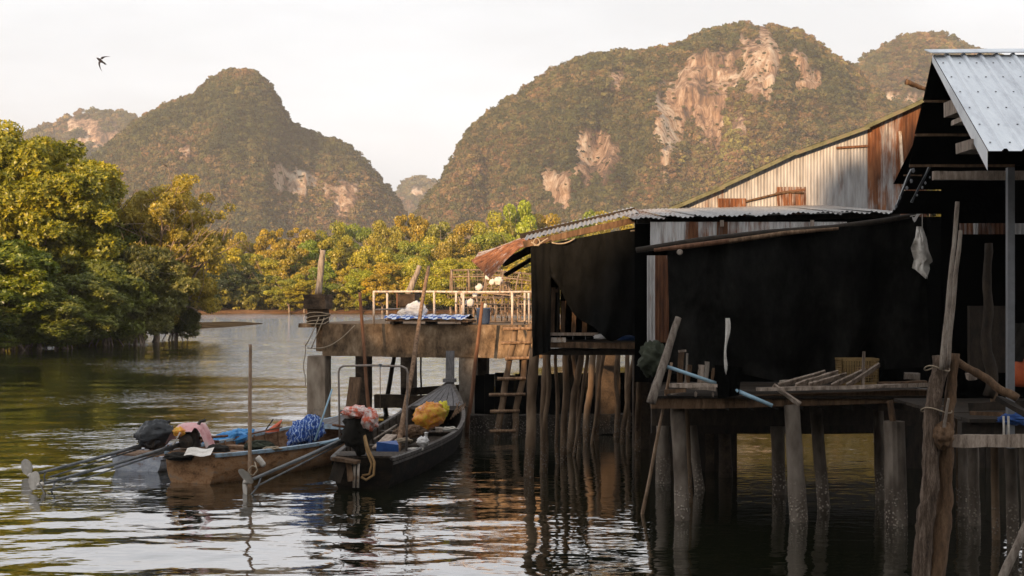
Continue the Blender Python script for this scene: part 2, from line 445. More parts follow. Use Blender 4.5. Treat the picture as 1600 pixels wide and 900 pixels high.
def leaf_mat(name, dark, mid, lite, trans=.35, nscale=.25):
    """leaf surface; object colour tints it"""
    m, N, L, b = new_mat(name)
    N.remove(b)
    out = N["Material Output"]
    geo = N.new("ShaderNodeNewGeometry"); oi = N.new("ShaderNodeObjectInfo")
    nz = noise_node(N, L, nscale, 3)
    ad = N.new("ShaderNodeMath"); ad.operation = 'MULTIPLY_ADD'; ad.inputs[1].default_value = .45; L.new(geo.outputs["Random Per Island"], ad.inputs[0])
    sb = N.new("ShaderNodeMath"); sb.operation = 'MULTIPLY_ADD'; sb.inputs[1].default_value = 1.3; sb.inputs[2].default_value = -.38; L.new(nz.outputs["Fac"], sb.inputs[0]); L.new(sb.outputs[0], ad.inputs[2])
    rp = ramp(N, [(0.05, dark), (.5, mid), (.95, lite)]); L.new(ad.outputs[0], rp.inputs["Fac"])
    mx = N.new("ShaderNodeMix"); mx.data_type = 'RGBA'; mx.blend_type = 'MULTIPLY'; mx.inputs["Factor"].default_value = 1
    L.new(rp.outputs["Color"], mx.inputs["A"]); L.new(oi.outputs["Color"], mx.inputs["B"])
    d = N.new("ShaderNodeBsdfDiffuse"); t = N.new("ShaderNodeBsdfTranslucent"); g = N.new("ShaderNodeBsdfGlossy"); g.inputs["Roughness"].default_value = .45
    L.new(mx.outputs["Result"], d.inputs["Color"]); L.new(mx.outputs["Result"], t.inputs["Color"])
    s1 = N.new("ShaderNodeMixShader"); s1.inputs["Fac"].default_value = trans; L.new(d.outputs[0], s1.inputs[1]); L.new(t.outputs[0], s1.inputs[2])
    s2 = N.new("ShaderNodeMixShader"); s2.inputs["Fac"].default_value = .05; L.new(s1.outputs[0], s2.inputs[1]); L.new(g.outputs[0], s2.inputs[2])
    L.new(s2.outputs[0], out.inputs["Surface"])
    return m
M['leaf_mangrove'] = leaf_mat('mangrove_leaves', (.04,.06,.006), (.21,.22,.012), (.50,.41,.02))
M['leaf_olive'] = leaf_mat('olive_leaves', (.08,.08,.014), (.30,.25,.03), (.54,.41,.05))
M['leaf_bank'] = leaf_mat('bank_tree_leaves', (.06,.07,.008), (.24,.215,.018), (.48,.38,.03), nscale=.35)
M['trunk'] = mottled('pale_tree_bark', [(.10,.07,.05),(.25,.18,.125),(.38,.29,.21)], 6, (2,2,.5), .9, .4)

# ---------------------------------------------------------------- ground, water, hills
def ground_z(x, y):
    """land stands a little above the river; the river bends left beyond the mangroves and right behind the huts"""
    # left bank
    if y < 78: xl = -35 - 0.05*(78-y)
    elif y < 112: xl = -35 + (y-78)*0.22
    else: xl = -27.5 - (y-112)*3.0
    dl = xl - x                                   # > 0 on land
    # far bank
    yf = 228 - 0.05*x + 9*math.sin(x*0.02)
    if x > 12: yf = max(92, 228 - (x-12)*4.2)
    df = y - yf
    # near bank behind the viewer
    dn = -9 - y + 0.0*x
    d = max(dl, df*0.7, dn)
    t = max(0.0, min(1.0, (d+2.5)/5.0)); t = t*t*(3-2*t)
    return -1.6 + 2.1*t + (0.25*fbm(x*.05, y*.05, 0, 2) if t > .3 else 0)

def build_ground():
    xs = np.concatenate([np.linspace(-6000,-400,15)[:-1], np.linspace(-400,-80,24)[:-1], np.linspace(-80,80,81)[:-1], np.linspace(80,400,24)[:-1], np.linspace(400,6000,15)])
    ys = np.concatenate([np.linspace(-3000,-60,10)[:-1], np.linspace(-60,140,101)[:-1], np.linspace(140,340,81)[:-1], np.linspace(340,7000,22)])
    V = [(x, y, ground_z(x, y)) for y in ys for x in xs]
    nx, ny = len(xs), len(ys)
    Q = [(j*nx+i, j*nx+i+1, (j+1)*nx+i+1, (j+1)*nx+i) for j in range(ny-1) for i in range(nx-1)]
    me = np_mesh('ground', V, Q, mottled('orange_brown_mud', [(.07,.035,.015),(.17,.08,.03),(.24,.12,.05)], .3, (1,1,1), .95, .3, bscale=2), True)
    return tag(link('ground', me), 'orange-brown mud of the river banks and flat land', 'ground', kind='structure')
build_ground()

def water_mat():
    m, N, L, b = new_mat('river_water')
    set_in(b, Base_Color=(.010,.012,.005), Roughness=.02, IOR=1.4, Specular_IOR_Level=.5)
    gl = N.new("ShaderNodeBsdfGlossy"); gl.inputs["Roughness"].default_value = .02; gl.inputs["Color"].default_value = (.9,.9,.92,1)
    ms = N.new("ShaderNodeMixShader"); ms.inputs["Fac"].default_value = .46
    geo = N.new("ShaderNodeNewGeometry")
    def lay(scale, st, det, w):
        mp = N.new("ShaderNodeMapping"); mp.inputs["Scale"].default_value = st; mp.inputs["Rotation"].default_value = (0,0,.12)
        nz = N.new("ShaderNodeTexNoise"); nz.inputs["Scale"].default_value = scale; nz.inputs["Detail"].default_value = det; nz.inputs["Roughness"].default_value = .45
        L.new(geo.outputs["Position"], mp.inputs["Vector"]); L.new(mp.outputs["Vector"], nz.inputs["Vector"])
        mu = N.new("ShaderNodeMath"); mu.operation = 'MULTIPLY'; mu.inputs[1].default_value = w; L.new(nz.outputs["Fac"], mu.inputs[0])
        return mu
    fine = lay(5.5, (.55,1,1), 2, .012)
    # breeze lanes: the fine ripple comes and goes over the river
    mp = N.new("ShaderNodeMapping"); mp.inputs["Scale"].default_value = (.5,1,1)
    pn = N.new("ShaderNodeTexNoise"); pn.inputs["Scale"].default_value = .06; pn.inputs["Detail"].default_value = 3
    L.new(geo.outputs["Position"], mp.inputs["Vector"]); L.new(mp.outputs["Vector"], pn.inputs["Vector"])
    mr = N.new("ShaderNodeMapRange"); mr.inputs["From Min"].default_value = .48; mr.inputs["From Max"].default_value = .85; mr.inputs["To Min"].default_value = .5; mr.inputs["To Max"].default_value = 10.0
    sx = N.new("ShaderNodeSeparateXYZ"); L.new(geo.outputs["Position"], sx.inputs["Vector"])
    ln = N.new("ShaderNodeMath"); ln.operation = 'MULTIPLY_ADD'; ln.inputs[1].default_value = .215; L.new(sx.outputs["Y"], ln.inputs[0]); L.new(sx.outputs["X"], ln.inputs[2])   # > 0 out of the lee of the mangroves
    l2 = N.new("ShaderNodeMapRange"); l2.inputs["From Min"].default_value = -7; l2.inputs["From Max"].default_value = 5; L.new(ln.outputs[0], l2.inputs["Value"])
    l3 = N.new("ShaderNodeMapRange"); l3.inputs["From Min"].default_value = 26; l3.inputs["From Max"].default_value = 90; L.new(sx.outputs["Y"], l3.inputs["Value"])
    l4 = N.new("ShaderNodeMath"); l4.operation = 'MULTIPLY'; L.new(l2.outputs["Result"], l4.inputs[0]); L.new(l3.outputs["Result"], l4.inputs[1])
    l5 = N.new("ShaderNodeMath"); l5.operation = 'MULTIPLY_ADD'; l5.inputs[1].default_value = .35; L.new(l4.outputs[0], l5.inputs[0]); L.new(pn.outputs["Fac"], l5.inputs[2])
    # sheltered under the huts
    h1 = N.new("ShaderNodeMapRange"); h1.inputs["From Min"].default_value = -1; h1.inputs["From Max"].default_value = 1.5; L.new(sx.outputs["X"], h1.inputs["Value"])
    h2 = N.new("ShaderNodeMapRange"); h2.inputs["From Min"].default_value = 70; h2.inputs["From Max"].default_value = 45; L.new(sx.outputs["Y"], h2.inputs["Value"])
    h3 = N.new("ShaderNodeMath"); h3.operation = 'MULTIPLY'; L.new(h1.outputs["Result"], h3.inputs[0]); L.new(h2.outputs["Result"], h3.inputs[1])
    h4 = N.new("ShaderNodeMath"); h4.operation = 'MULTIPLY_ADD'; h4.inputs[1].default_value = -.6; L.new(h3.outputs[0], h4.inputs[0]); L.new(l5.outputs[0], h4.inputs[2])
    L.new(h4.outputs[0], mr.inputs["Value"])
    mu = N.new("ShaderNodeMath"); mu.operation = 'MULTIPLY'; L.new(fine.outputs[0], mu.inputs[0]); L.new(mr.outputs["Result"], mu.inputs[1])
    bp = N.new("ShaderNodeBump"); bp.inputs["Strength"].default_value = 1.0; bp.inputs["Distance"].default_value = 1.0
    L.new(mu.outputs[0], bp.inputs["Height"]); L.new(bp.outputs["Normal"], b.inputs["Normal"]); L.new(bp.outputs["Normal"], gl.inputs["Normal"])
    L.new(b.outputs[0], ms.inputs[1]); L.new(gl.outputs[0], ms.inputs[2]); L.new(ms.outputs[0], N["Material Output"].inputs["Surface"])
    return m

def build_water():
    """real ripples out to 330 m, flat beyond"""
    Hs = H
    rows = []
    inv = np.linspace(1/9.0, 1/330.0, 620)
    ys = 1/inv
    nx = 300
    u = np.linspace(-0.42, 0.42, nx)
    Yg, U = np.meshgrid(ys, u, indexing='ij')
    X = U*Yg; 
    rng = np.random.default_rng(5)
    Z = np.zeros_like(X)
    warp = 0.8*np.sin(X*0.31+1.3*np.sin(Yg*0.17)) + 0.6*np.sin(Yg*0.43+X*0.21)
    for i in range(64):
        lam = 0.35*(9.0**rng.random())           # 0.35 .. 3.2 m
        ang = math.pi/2 + rng.normal(0, .6)
        k = 2*math.pi/lam
        amp = 0.0014*lam**1.05
        ph = rng.random()*6.28
        ok = np.clip((lam*2200/ np.maximum(Yg,1)**2*Hs - 1.0)/2.0, 0, 1)   # fade what the mesh cannot carry
        mod = 0.6+0.4*np.sin(X*rng.normal(0,.12)+Yg*rng.normal(0,.12)+rng.random()*6)
        Z += ok*mod*amp*np.sin(k*(X*math.cos(ang)+Yg*math.sin(ang))+ph+warp*rng.normal(0,.9))
    lee = np.clip((X+1.2)/2.2, 0, 1)*np.clip((60-Yg)/20, 0, 1)*np.clip((Yg-14)/4, 0, 1)      # sheltered water under the huts
    Z *= 1-.8*lee
    V = np.stack([X, Yg, Z], -1).reshape(-1, 3)
    idx = np.arange(len(ys)*nx).reshape(len(ys), nx)
    Q = np.stack([idx[:-1,:-1], idx[:-1,1:], idx[1:,1:], idx[1:,:-1]], -1).reshape(-1, 4)
    wm = water_mat()
    # flat sheets around the rippled one
    o = link('water', np_mesh('water', V, Q, wm, True))
    tag(o, 'rippled dark river water reflecting the pale sky', 'river', kind='structure')
    far = MB()
    a, b_ = 0.42*9, 0.42*330
    far.poly([(-a,9,0),(a,9,0),(60,-60,0),(-60,-60,0)])
    far.poly([(-b_,330,0),(-a,9,0),(-60,-60,0),(-3000,-60,0),(-3000,330,0)])
    far.poly([(a,9,0),(b_,330,0),(3000,330,0),(3000,-60,0),(60,-60,0)])
    far.poly([(-3000,330,0),(3000,330,0),(3000,5500,0),(-3000,5500,0)])
    far.build('water_surface_beyond', wm, label='smooth river water beyond the ripples', cat='river', kind='structure', origin=(0,0,0))
build_water()

def rock_mat():
    m, N, L, b = new_mat('limestone_and_shaded_scrub')
    at = N.new("ShaderNodeAttribute"); at.attribute_name = "cliff"
    n1 = noise_node(N, L, .14, 7, (1.0,1.0,.10), rough=.75)
    n0 = noise_node(N, L, .018, 4, (1,1,.6)); na = N.new('ShaderNodeMath'); na.operation = 'MULTIPLY_ADD'; na.inputs[1].default_value = .7; na.inputs[2].default_value = -.35; L.new(n0.outputs['Fac'], na.inputs[0]); nb = N.new('ShaderNodeMath'); nb.operation = 'ADD'; L.new(na.outputs[0], nb.inputs[0]); L.new(n1.outputs['Fac'], nb.inputs[1])
    rk = ramp(N, [(.34, (.10,.07,.055)), (.43, (.26,.155,.10)), (.50, (.44,.275,.175)), (.57, (.58,.42,.30)), (.66, (.74,.62,.49))]); L.new(nb.outputs[0], rk.inputs["Fac"])
    n2 = noise_node(N, L, .02, 6)
    sc = ramp(N, [(.3, (.022,.02,.009)), (.52, (.05,.036,.016)), (.7, (.19,.095,.05))]); L.new(n2.outputs["Fac"], sc.inputs["Fac"])  # low stops kept dark to paint shade between the crowns
    mx = N.new("ShaderNodeMix"); mx.data_type = 'RGBA'; L.new(at.outputs["Fac"], mx.inputs["Factor"]); L.new(sc.outputs["Color"], mx.inputs["A"]); L.new(rk.outputs["Color"], mx.inputs["B"])
    L.new(mx.outputs["Result"], b.inputs["Base Color"]); set_in(b, Roughness=.95, Specular_IOR_Level=.1)
    bp = N.new("ShaderNodeBump"); bp.inputs["Strength"].default_value = 1; bp.inputs["Distance"].default_value = 9
    L.new(n1.outputs["Fac"], bp.inputs["Height"]); L.new(bp.outputs["Normal"], b.inputs["Normal"])
    return m
M['rock'] = rock_mat()

def canopy_mat():
    m, N, L, b = new_mat('hill_forest_leaves')
    N.remove(b); out = N["Material Output"]
    oi = N.new("ShaderNodeObjectInfo"); geo = N.new("ShaderNodeNewGeometry")
    rp = ramp(N, [(0, (.045,.055,.024)), (.25, (.085,.092,.034)), (.5, (.135,.122,.046)), (.72, (.195,.138,.062)), (.88, (.26,.15,.08)), (1, (.26,.235,.07))])
    nz = noise_node(N, L, .006, 4, coord="Generated")
    ge = N.new("ShaderNodeTexNoise"); ge.inputs["Scale"].default_value = .008; ge.inputs["Detail"].default_value = 3; L.new(geo.outputs["Position"], ge.inputs["Vector"])
    ad = N.new("ShaderNodeMath"); ad.operation = 'MULTIPLY_ADD'; ad.inputs[1].default_value = 2.0; ad.inputs[2].default_value = -1.04; L.new(ge.outputs["Fac"], ad.inputs[0])
    a2 = N.new("ShaderNodeMath"); a2.operation = 'ADD'; mh = N.new("ShaderNodeMath"); mh.operation = 'MULTIPLY_ADD'; mh.inputs[1].default_value = .6; mh.inputs[2].default_value = .2; L.new(oi.outputs["Random"], mh.inputs[0]); L.new(ad.outputs[0], a2.inputs[0]); L.new(mh.outputs[0], a2.inputs[1])
    hs = N.new("ShaderNodeHueSaturation"); mv = N.new("ShaderNodeMapRange"); mq = N.new("ShaderNodeMath"); mq.operation = 'FRACT'; mt = N.new("ShaderNodeMath"); mt.operation = 'MULTIPLY'; mt.inputs[1].default_value = 37.7
    L.new(oi.outputs["Random"], mt.inputs[0]); L.new(mt.outputs[0], mq.inputs[0]); L.new(mq.outputs[0], mv.inputs["Value"]); mv.inputs["To Min"].default_value = .5; mv.inputs["To Max"].default_value = 1.22; L.new(mv.outputs["Result"], hs.inputs["Value"])
    L.new(a2.outputs[0], rp.inputs["Fac"])
    L.new(rp.outputs["Color"], hs.inputs["Color"])
    d = N.new("ShaderNodeBsdfDiffuse"); L.new(hs.outputs["Color"], d.inputs["Color"])
    t = N.new("ShaderNodeBsdfTranslucent"); L.new(hs.outputs["Color"], t.inputs["Color"])
    s = N.new("ShaderNodeMixShader"); s.inputs["Fac"].default_value = .2; L.new(d.outputs[0], s.inputs[1]); L.new(t.outputs[0], s.inputs[2]); L.new(s.outputs[0], out.inputs["Surface"])
    return m
M['canopy'] = canopy_mat()

def leaf_quads(C, Nrm, size, rng, aspect=.55):
    """one diamond leaf per centre, lying across Nrm with a random heading"""
    n = len(C)
    a = rng.normal(size=(n, 3)); a -= (a*Nrm).sum(1, keepdims=True)*Nrm; a /= np.linalg.norm(a, axis=1, keepdims=True)+1e-9
    b = np.cross(Nrm, a)
    s = np.asarray(size).reshape(-1, 1)*np.ones((n, 1))
    V = np.stack([C - a*s*.5, C + b*s*aspect*.5, C + a*s*.5, C - b*s*aspect*.5], 1).reshape(-1, 3)
    return V, np.arange(4*n).reshape(n, 4)

def unit(a): return a/(np.linalg.norm(a, axis=1, keepdims=True)+1e-9)

def canopy_proto(seed, n=130):
    rng = np.random.default_rng(seed)
    lob = unit(rng.normal(size=(6, 3)))*np.array([2.1,2.1,1.3]); lob[:,2] += 2.2
    k = rng.integers(0, 6, n); d = unit(rng.normal(size=(n,3))); d[:,2] = np.abs(d[:,2])*.9-.25
    C = lob[k] + d*rng.uniform(1.3, 2.1, (n,1))
    Nn = unit(d + .5*rng.normal(size=(n,3)))
    V, Q = leaf_quads(C, Nn, rng.uniform(.9, 1.9, n), rng, .8)
    return np_mesh('canopy_tree_%d' % seed, V, Q, M['canopy'])
PROTO = []
for s_ in range(4):
    PROTO.append(bpy.data.objects.new('canopy_source', canopy_proto(s_)))

def scatter_group(protos):
    """geometry nodes: one canopy tree on each point of the mesh"""
    ng = bpy.data.node_groups.new('forest_scatter', 'GeometryNodeTree')
    ng.interface.new_socket(name='Geometry', in_out='INPUT', socket_type='NodeSocketGeometry')
    ng.interface.new_socket(name='Geometry', in_out='OUTPUT', socket_type='NodeSocketGeometry')
    N, L = ng.nodes, ng.links
    gi, go = N.new('NodeGroupInput'), N.new('NodeGroupOutput')
    j = N.new('GeometryNodeJoinGeometry')
    idx = N.new('GeometryNodeInputIndex')
    for i, p in enumerate(protos):
        oi = N.new('GeometryNodeObjectInfo'); oi.inputs['Object'].default_value = p; oi.inputs['As Instance'].default_value = True
        md = N.new('FunctionNodeCompare'); md.data_type = 'INT'; md.operation = 'EQUAL'
        mm = N.new('ShaderNodeMath'); mm.operation = 'MODULO'; mm.inputs[1].default_value = len(protos)
        fi = N.new('FunctionNodeFloatToInt'); L.new(idx.outputs[0], mm.inputs[0]); L.new(mm.outputs[0], fi.inputs[0]); L.new(fi.outputs[0], md.inputs[2]); md.inputs[3].default_value = i
        ip = N.new('GeometryNodeInstanceOnPoints')
        L.new(gi.outputs[0], ip.inputs['Points']); L.new(md.outputs[0], ip.inputs['Selection']); L.new(oi.outputs['Geometry'], ip.inputs['Instance'])
        rv = N.new('FunctionNodeRandomValue'); rv.data_type = 'FLOAT_VECTOR'; rv.inputs['Min'].default_value = (0,0,0); rv.inputs['Max'].default_value = (.3,.3,6.28); rv.inputs['Seed'].default_value = i
        er = N.new('FunctionNodeEulerToRotation'); L.new(rv.outputs[0], er.inputs[0]); L.new(er.outputs[0], ip.inputs['Rotation'])
        na = N.new('GeometryNodeInputNamedAttribute'); na.data_type = 'FLOAT'; na.inputs['Name'].default_value = 'size'
        L.new(na.outputs['Attribute'], ip.inputs['Scale'])
        L.new(ip.outputs['Instances'], j.inputs[0])
    L.new(j.outputs[0], go.inputs[0])
    return ng
SCATTER = scatter_group(PROTO)

def mountain(name, sil, D, W, cliffs, label, flabel, seed, ntree, tsize=1.0, dip=6.0, buttress=42.0, red=()):
    """karst hill with the outline sil (photo pixels) at distance D, W metres from foot to ridge"""
    pxs = np.array([p[0] for p in sil], float); pys = np.array([p[1] for p in sil], float)
    cols = np.arange(pxs[0], pxs[-1]+1, 4.5)
    py = np.interp(cols, pxs, pys)
    Zr = np.maximum(2.0, H - (py-YH)*D/F - dip*tsize)
    Zm = Zr.max()
    rr = np.concatenate([np.linspace(0, 1, 84), 1+np.linspace(0.06, 1, 12)])
    nc, nr = len(cols), len(rr)
    V = np.zeros((nc, nr, 3)); CL = np.zeros((nc, nr))
    for i in range(nc):
        tx = (cols[i]-800)/F
        w = W*(.45+.55*Zr[i]/Zm)
        for j in range(nr):
            r = rr[j]
            if r <= 1:
                zp = math.sin(math.pi/2*r)**.75 if r > 0 else 0
                z = Zr[i]*(.25*r + .75*zp)
                xw = tx*D
                n1 = fbm(xw*.006+seed, z*.004, seed*1.7, 4)
                n2 = fbm(xw*.02+seed, z*.008, seed*.7+9, 3)
                env = min(1, (1-r)*3.2)*min(1, r*4+.2)
                n3 = .35-abs(fbm(xw*.011+seed*2, z*.0035+seed, seed+5, 3))*1.6
                n4 = abs(fbm(xw*.003+seed, z*.018, seed*3+1, 3))
                Y = D - w*(1-r) + (n1*buttress*2.4 + n2*buttress*.9 - n3*buttress*1.2 + n4*buttress*1.1)*env
                z += env*8*fbm(xw*.015, r*6, seed+4, 2)
            else:
                q = r-1
                z = Zr[i]*(1-q**1.4); Y = D + W*q*1.2
            if cliffs and r <= 1:
                sx = cols[i]; sy = YH - (z-H)*F/Y
                c = -1.0
                for (cx, cy, ax, ay, rot) in cliffs:
                    dx, dy = sx-cx, sy-cy
                    ca, sa = math.cos(rot), math.sin(rot)
                    e = 1 - math.hypot((dx*ca+dy*sa)/ax, (-dx*sa+dy*ca)/ay)
                    c = max(c, e)
                nn = fbm(xw*.04+3, z*.014, seed+2, 4)*1.1 + fbm(xw*.13, z*.025, seed+7, 2)*.4
                CL[i, j] = min(1, max(0, (max(c,-.62)*1.35 + nn*2.0 + .06)*2.0))
                Y += CL[i, j]*(22*fbm(xw*.05, z*.006, seed+12, 3) + 9*fbm(xw*.13, z*.012, seed+22, 2) + 6*fbm(xw*.01, z*.09, seed+2, 2) - 5)*env
            V[i, j] = (tx*Y, Y, max(z, -1))
    idx = np.arange(nc*nr).reshape(nc, nr)
    Q = np.stack([idx[:-1,:-1], idx[1:,:-1], idx[1:,1:], idx[:-1,1:]], -1).reshape(-1, 4)
    me = np_mesh(name, V.reshape(-1, 3), Q, M['rock'], True)
    at = me.attributes.new('cliff', 'FLOAT', 'POINT'); at.data.foreach_set('value', CL.ravel().astype(np.float32))
    tag(link(name, me), label, 'hill', kind='structure')
    # forest
    rng = np.random.default_rng(seed+100)
    n1 = 83
    A = V[:-1, :n1]; B = V[1:, :n1]; C_ = V[:-1, 1:n1+1]
    area = np.linalg.norm(np.cross(B-A, C_-A), axis=-1)
    area[:, :6] *= .3
    p = (area/area.sum()).ravel()
    k = rng.choice(p.size, size=ntree, p=p); ki, kj = k//n1, k % n1
    a, b = rng.random((ntree,1)), rng.random((ntree,1))
    pts = V[ki,kj]*(1-a)*(1-b) + V[ki+1,kj]*a*(1-b) + V[ki,kj+1]*(1-a)*b + V[ki+1,kj+1]*a*b
    cl = CL[ki, kj]
    keep = rng.random(ntree) > np.clip(cl*1.15-.1, 0, .96)
    pts = pts[keep]; m = len(pts)
    size = tsize*np.clip(rng.gamma(4.5, 1/4.5, m), .35, 2.1)*np.where(cl[keep] > .3, .5, 1.0)
    fm = bpy.data.meshes.new(name+'_forest'); fm.vertices.add(m); fm.vertices.foreach_set('co', pts.astype(np.float32).ravel())
    fa = fm.attributes.new('size', 'FLOAT', 'POINT'); fa.data.foreach_set('value', size.astype(np.float32))
    fm.materials.append(M['canopy'])
    fo = link('forest', fm)
    md = fo.modifiers.new('scatter', 'NODES'); md.node_group = SCATTER
    tag(fo, flabel, 'forest', kind='stuff')

mountain('limestone_hill', [(560,470),(610,420),(640,365),(655,330),(670,305),(690,285),(705,255),(720,225),(735,200),(760,180),(790,155),(815,140),(850,115),(880,100),(920,85),(960,80),(1000,75),(1040,72),(1070,65),(1085,55),(1110,45),(1150,37),(1190,33),(1220,40),(1250,48),(1275,65),(1290,78),(1310,90),(1335,105),(1380,150),(1440,200),(1520,280),(1620,360),(1760,470)],
         1500, 260, [(1066,172,66,74,.2),(1150,125,100,64,-.35),(1105,185,72,44,-.2),(1215,100,44,24,-.3),(958,130,13,14,0),(925,235,36,48,.1),(870,305,16,36,0),(1195,145,22,16,0),(940,215,20,20,0),(845,285,10,12,0),(1260,130,26,18,-.5),(820,255,8,10,0)],
         'broad limestone hill with a long pale cliff, behind the huts', 'brown-green forest covering the broad hill with the long cliff', 3, 46000, .86)
mountain('limestone_hill', [(-60,420),(0,350),(80,300),(120,265),(150,240),(185,215),(215,187),(240,172),(270,158),(305,146),(320,131),(340,116),(365,107),(395,111),(415,125),(430,150),(447,185),(465,197),(490,208),(520,215),(545,227),(565,246),(580,263),(600,286),(618,308),(640,350),(680,420),(720,470)],
         1700, 300, [(455,280,44,22,.1),(490,288,22,26,0),(550,300,26,20,.2),(530,330,14,20,0),(285,240,9,9,0),(320,285,8,8,0),(350,300,6,6,0)],
         'steep peaked limestone hill with a small white cliff, above the river bend', 'olive forest covering the peaked hill above the river bend', 11, 30000, .92, buttress=20.0)
mountain('limestone_hill', [(1250,330),(1300,150),(1335,100),(1350,86),(1365,80),(1390,65),(1410,53),(1440,47),(1475,50),(1500,60),(1520,70),(1545,78),(1600,98),(1700,160),(1850,330)],
         2000, 280, [(1370,160,26,22,0),(1420,155,20,14,0)], 'rounded limestone hill showing beside the silver roof', 'reddish forest on the rounded hill beside the silver roof', 21, 16000, .95)
mountain('limestone_hill', [(-150,330),(-60,240),(0,215),(78,192),(110,174),(140,169),(190,170),(215,176),(260,200),(330,280),(420,420)],
         2700, 300, [(130,200,40,14,0),(170,225,60,20,.2)], 'distant hazy hill with a flat top, behind the mangroves', 'faded forest on the flat-topped distant hill', 31, 6000, 1.7)
mountain('limestone_hill', [(560,400),(600,335),(618,302),(640,279),(655,273),(675,280),(700,300),(760,380)],
         3400, 260, [(650,300,20,12,0)], 'small faint hill in the gap between the two big hills', 'hazy forest on the small hill in the gap', 41, 3000, 2.0)

# low mudbank drying out in the bend
def mudbank():
    c = G(318, 508); rows_ = []
    for i in range(9):
        r = i/8; row = []
        for k in range(49):
            a = 2*math.pi*k/48
            w = 1 + .35*fbm(math.cos(a)*1.5, math.sin(a)*1.5, 3, 3)
            row.append(c + Vector((math.cos(a)*r*5.4*w, math.sin(a)*r*17*w, .22*(1-r*r) - .05*r**6)))
        rows_.append(row)
    MB().grid(rows_).build('mudbank', mottled('wet_brown_mud', [(.02,.014,.008),(.06,.04,.022),(.09,.065,.035)], .5, (1,1,1), 1.0, .5, bscale=3, spec=0.0), smooth=True, label='low wet mudbank in the river bend beside the left trees', cat='mudbank', kind='structure', origin=c)
mudbank()

# ---------------------------------------------------------------- trees
def limb_path(a, b, rng, seg=6, wob=.08, lift=0.0):
    a, b = Vector(a), Vector(b); L_ = (b-a).length
    pts = []
    off = Vector((0,0,0))
    for i in range(seg+1):
        t = i/seg
        if 0 < i: off += Vector(rng.normal(0, wob*L_/seg*2, 3))
        pts.append(a.lerp(b, t) + off*(1 if i < seg else .6) + Vector((0,0,lift*math.sin(math.pi*t)*L_)))
    return pts

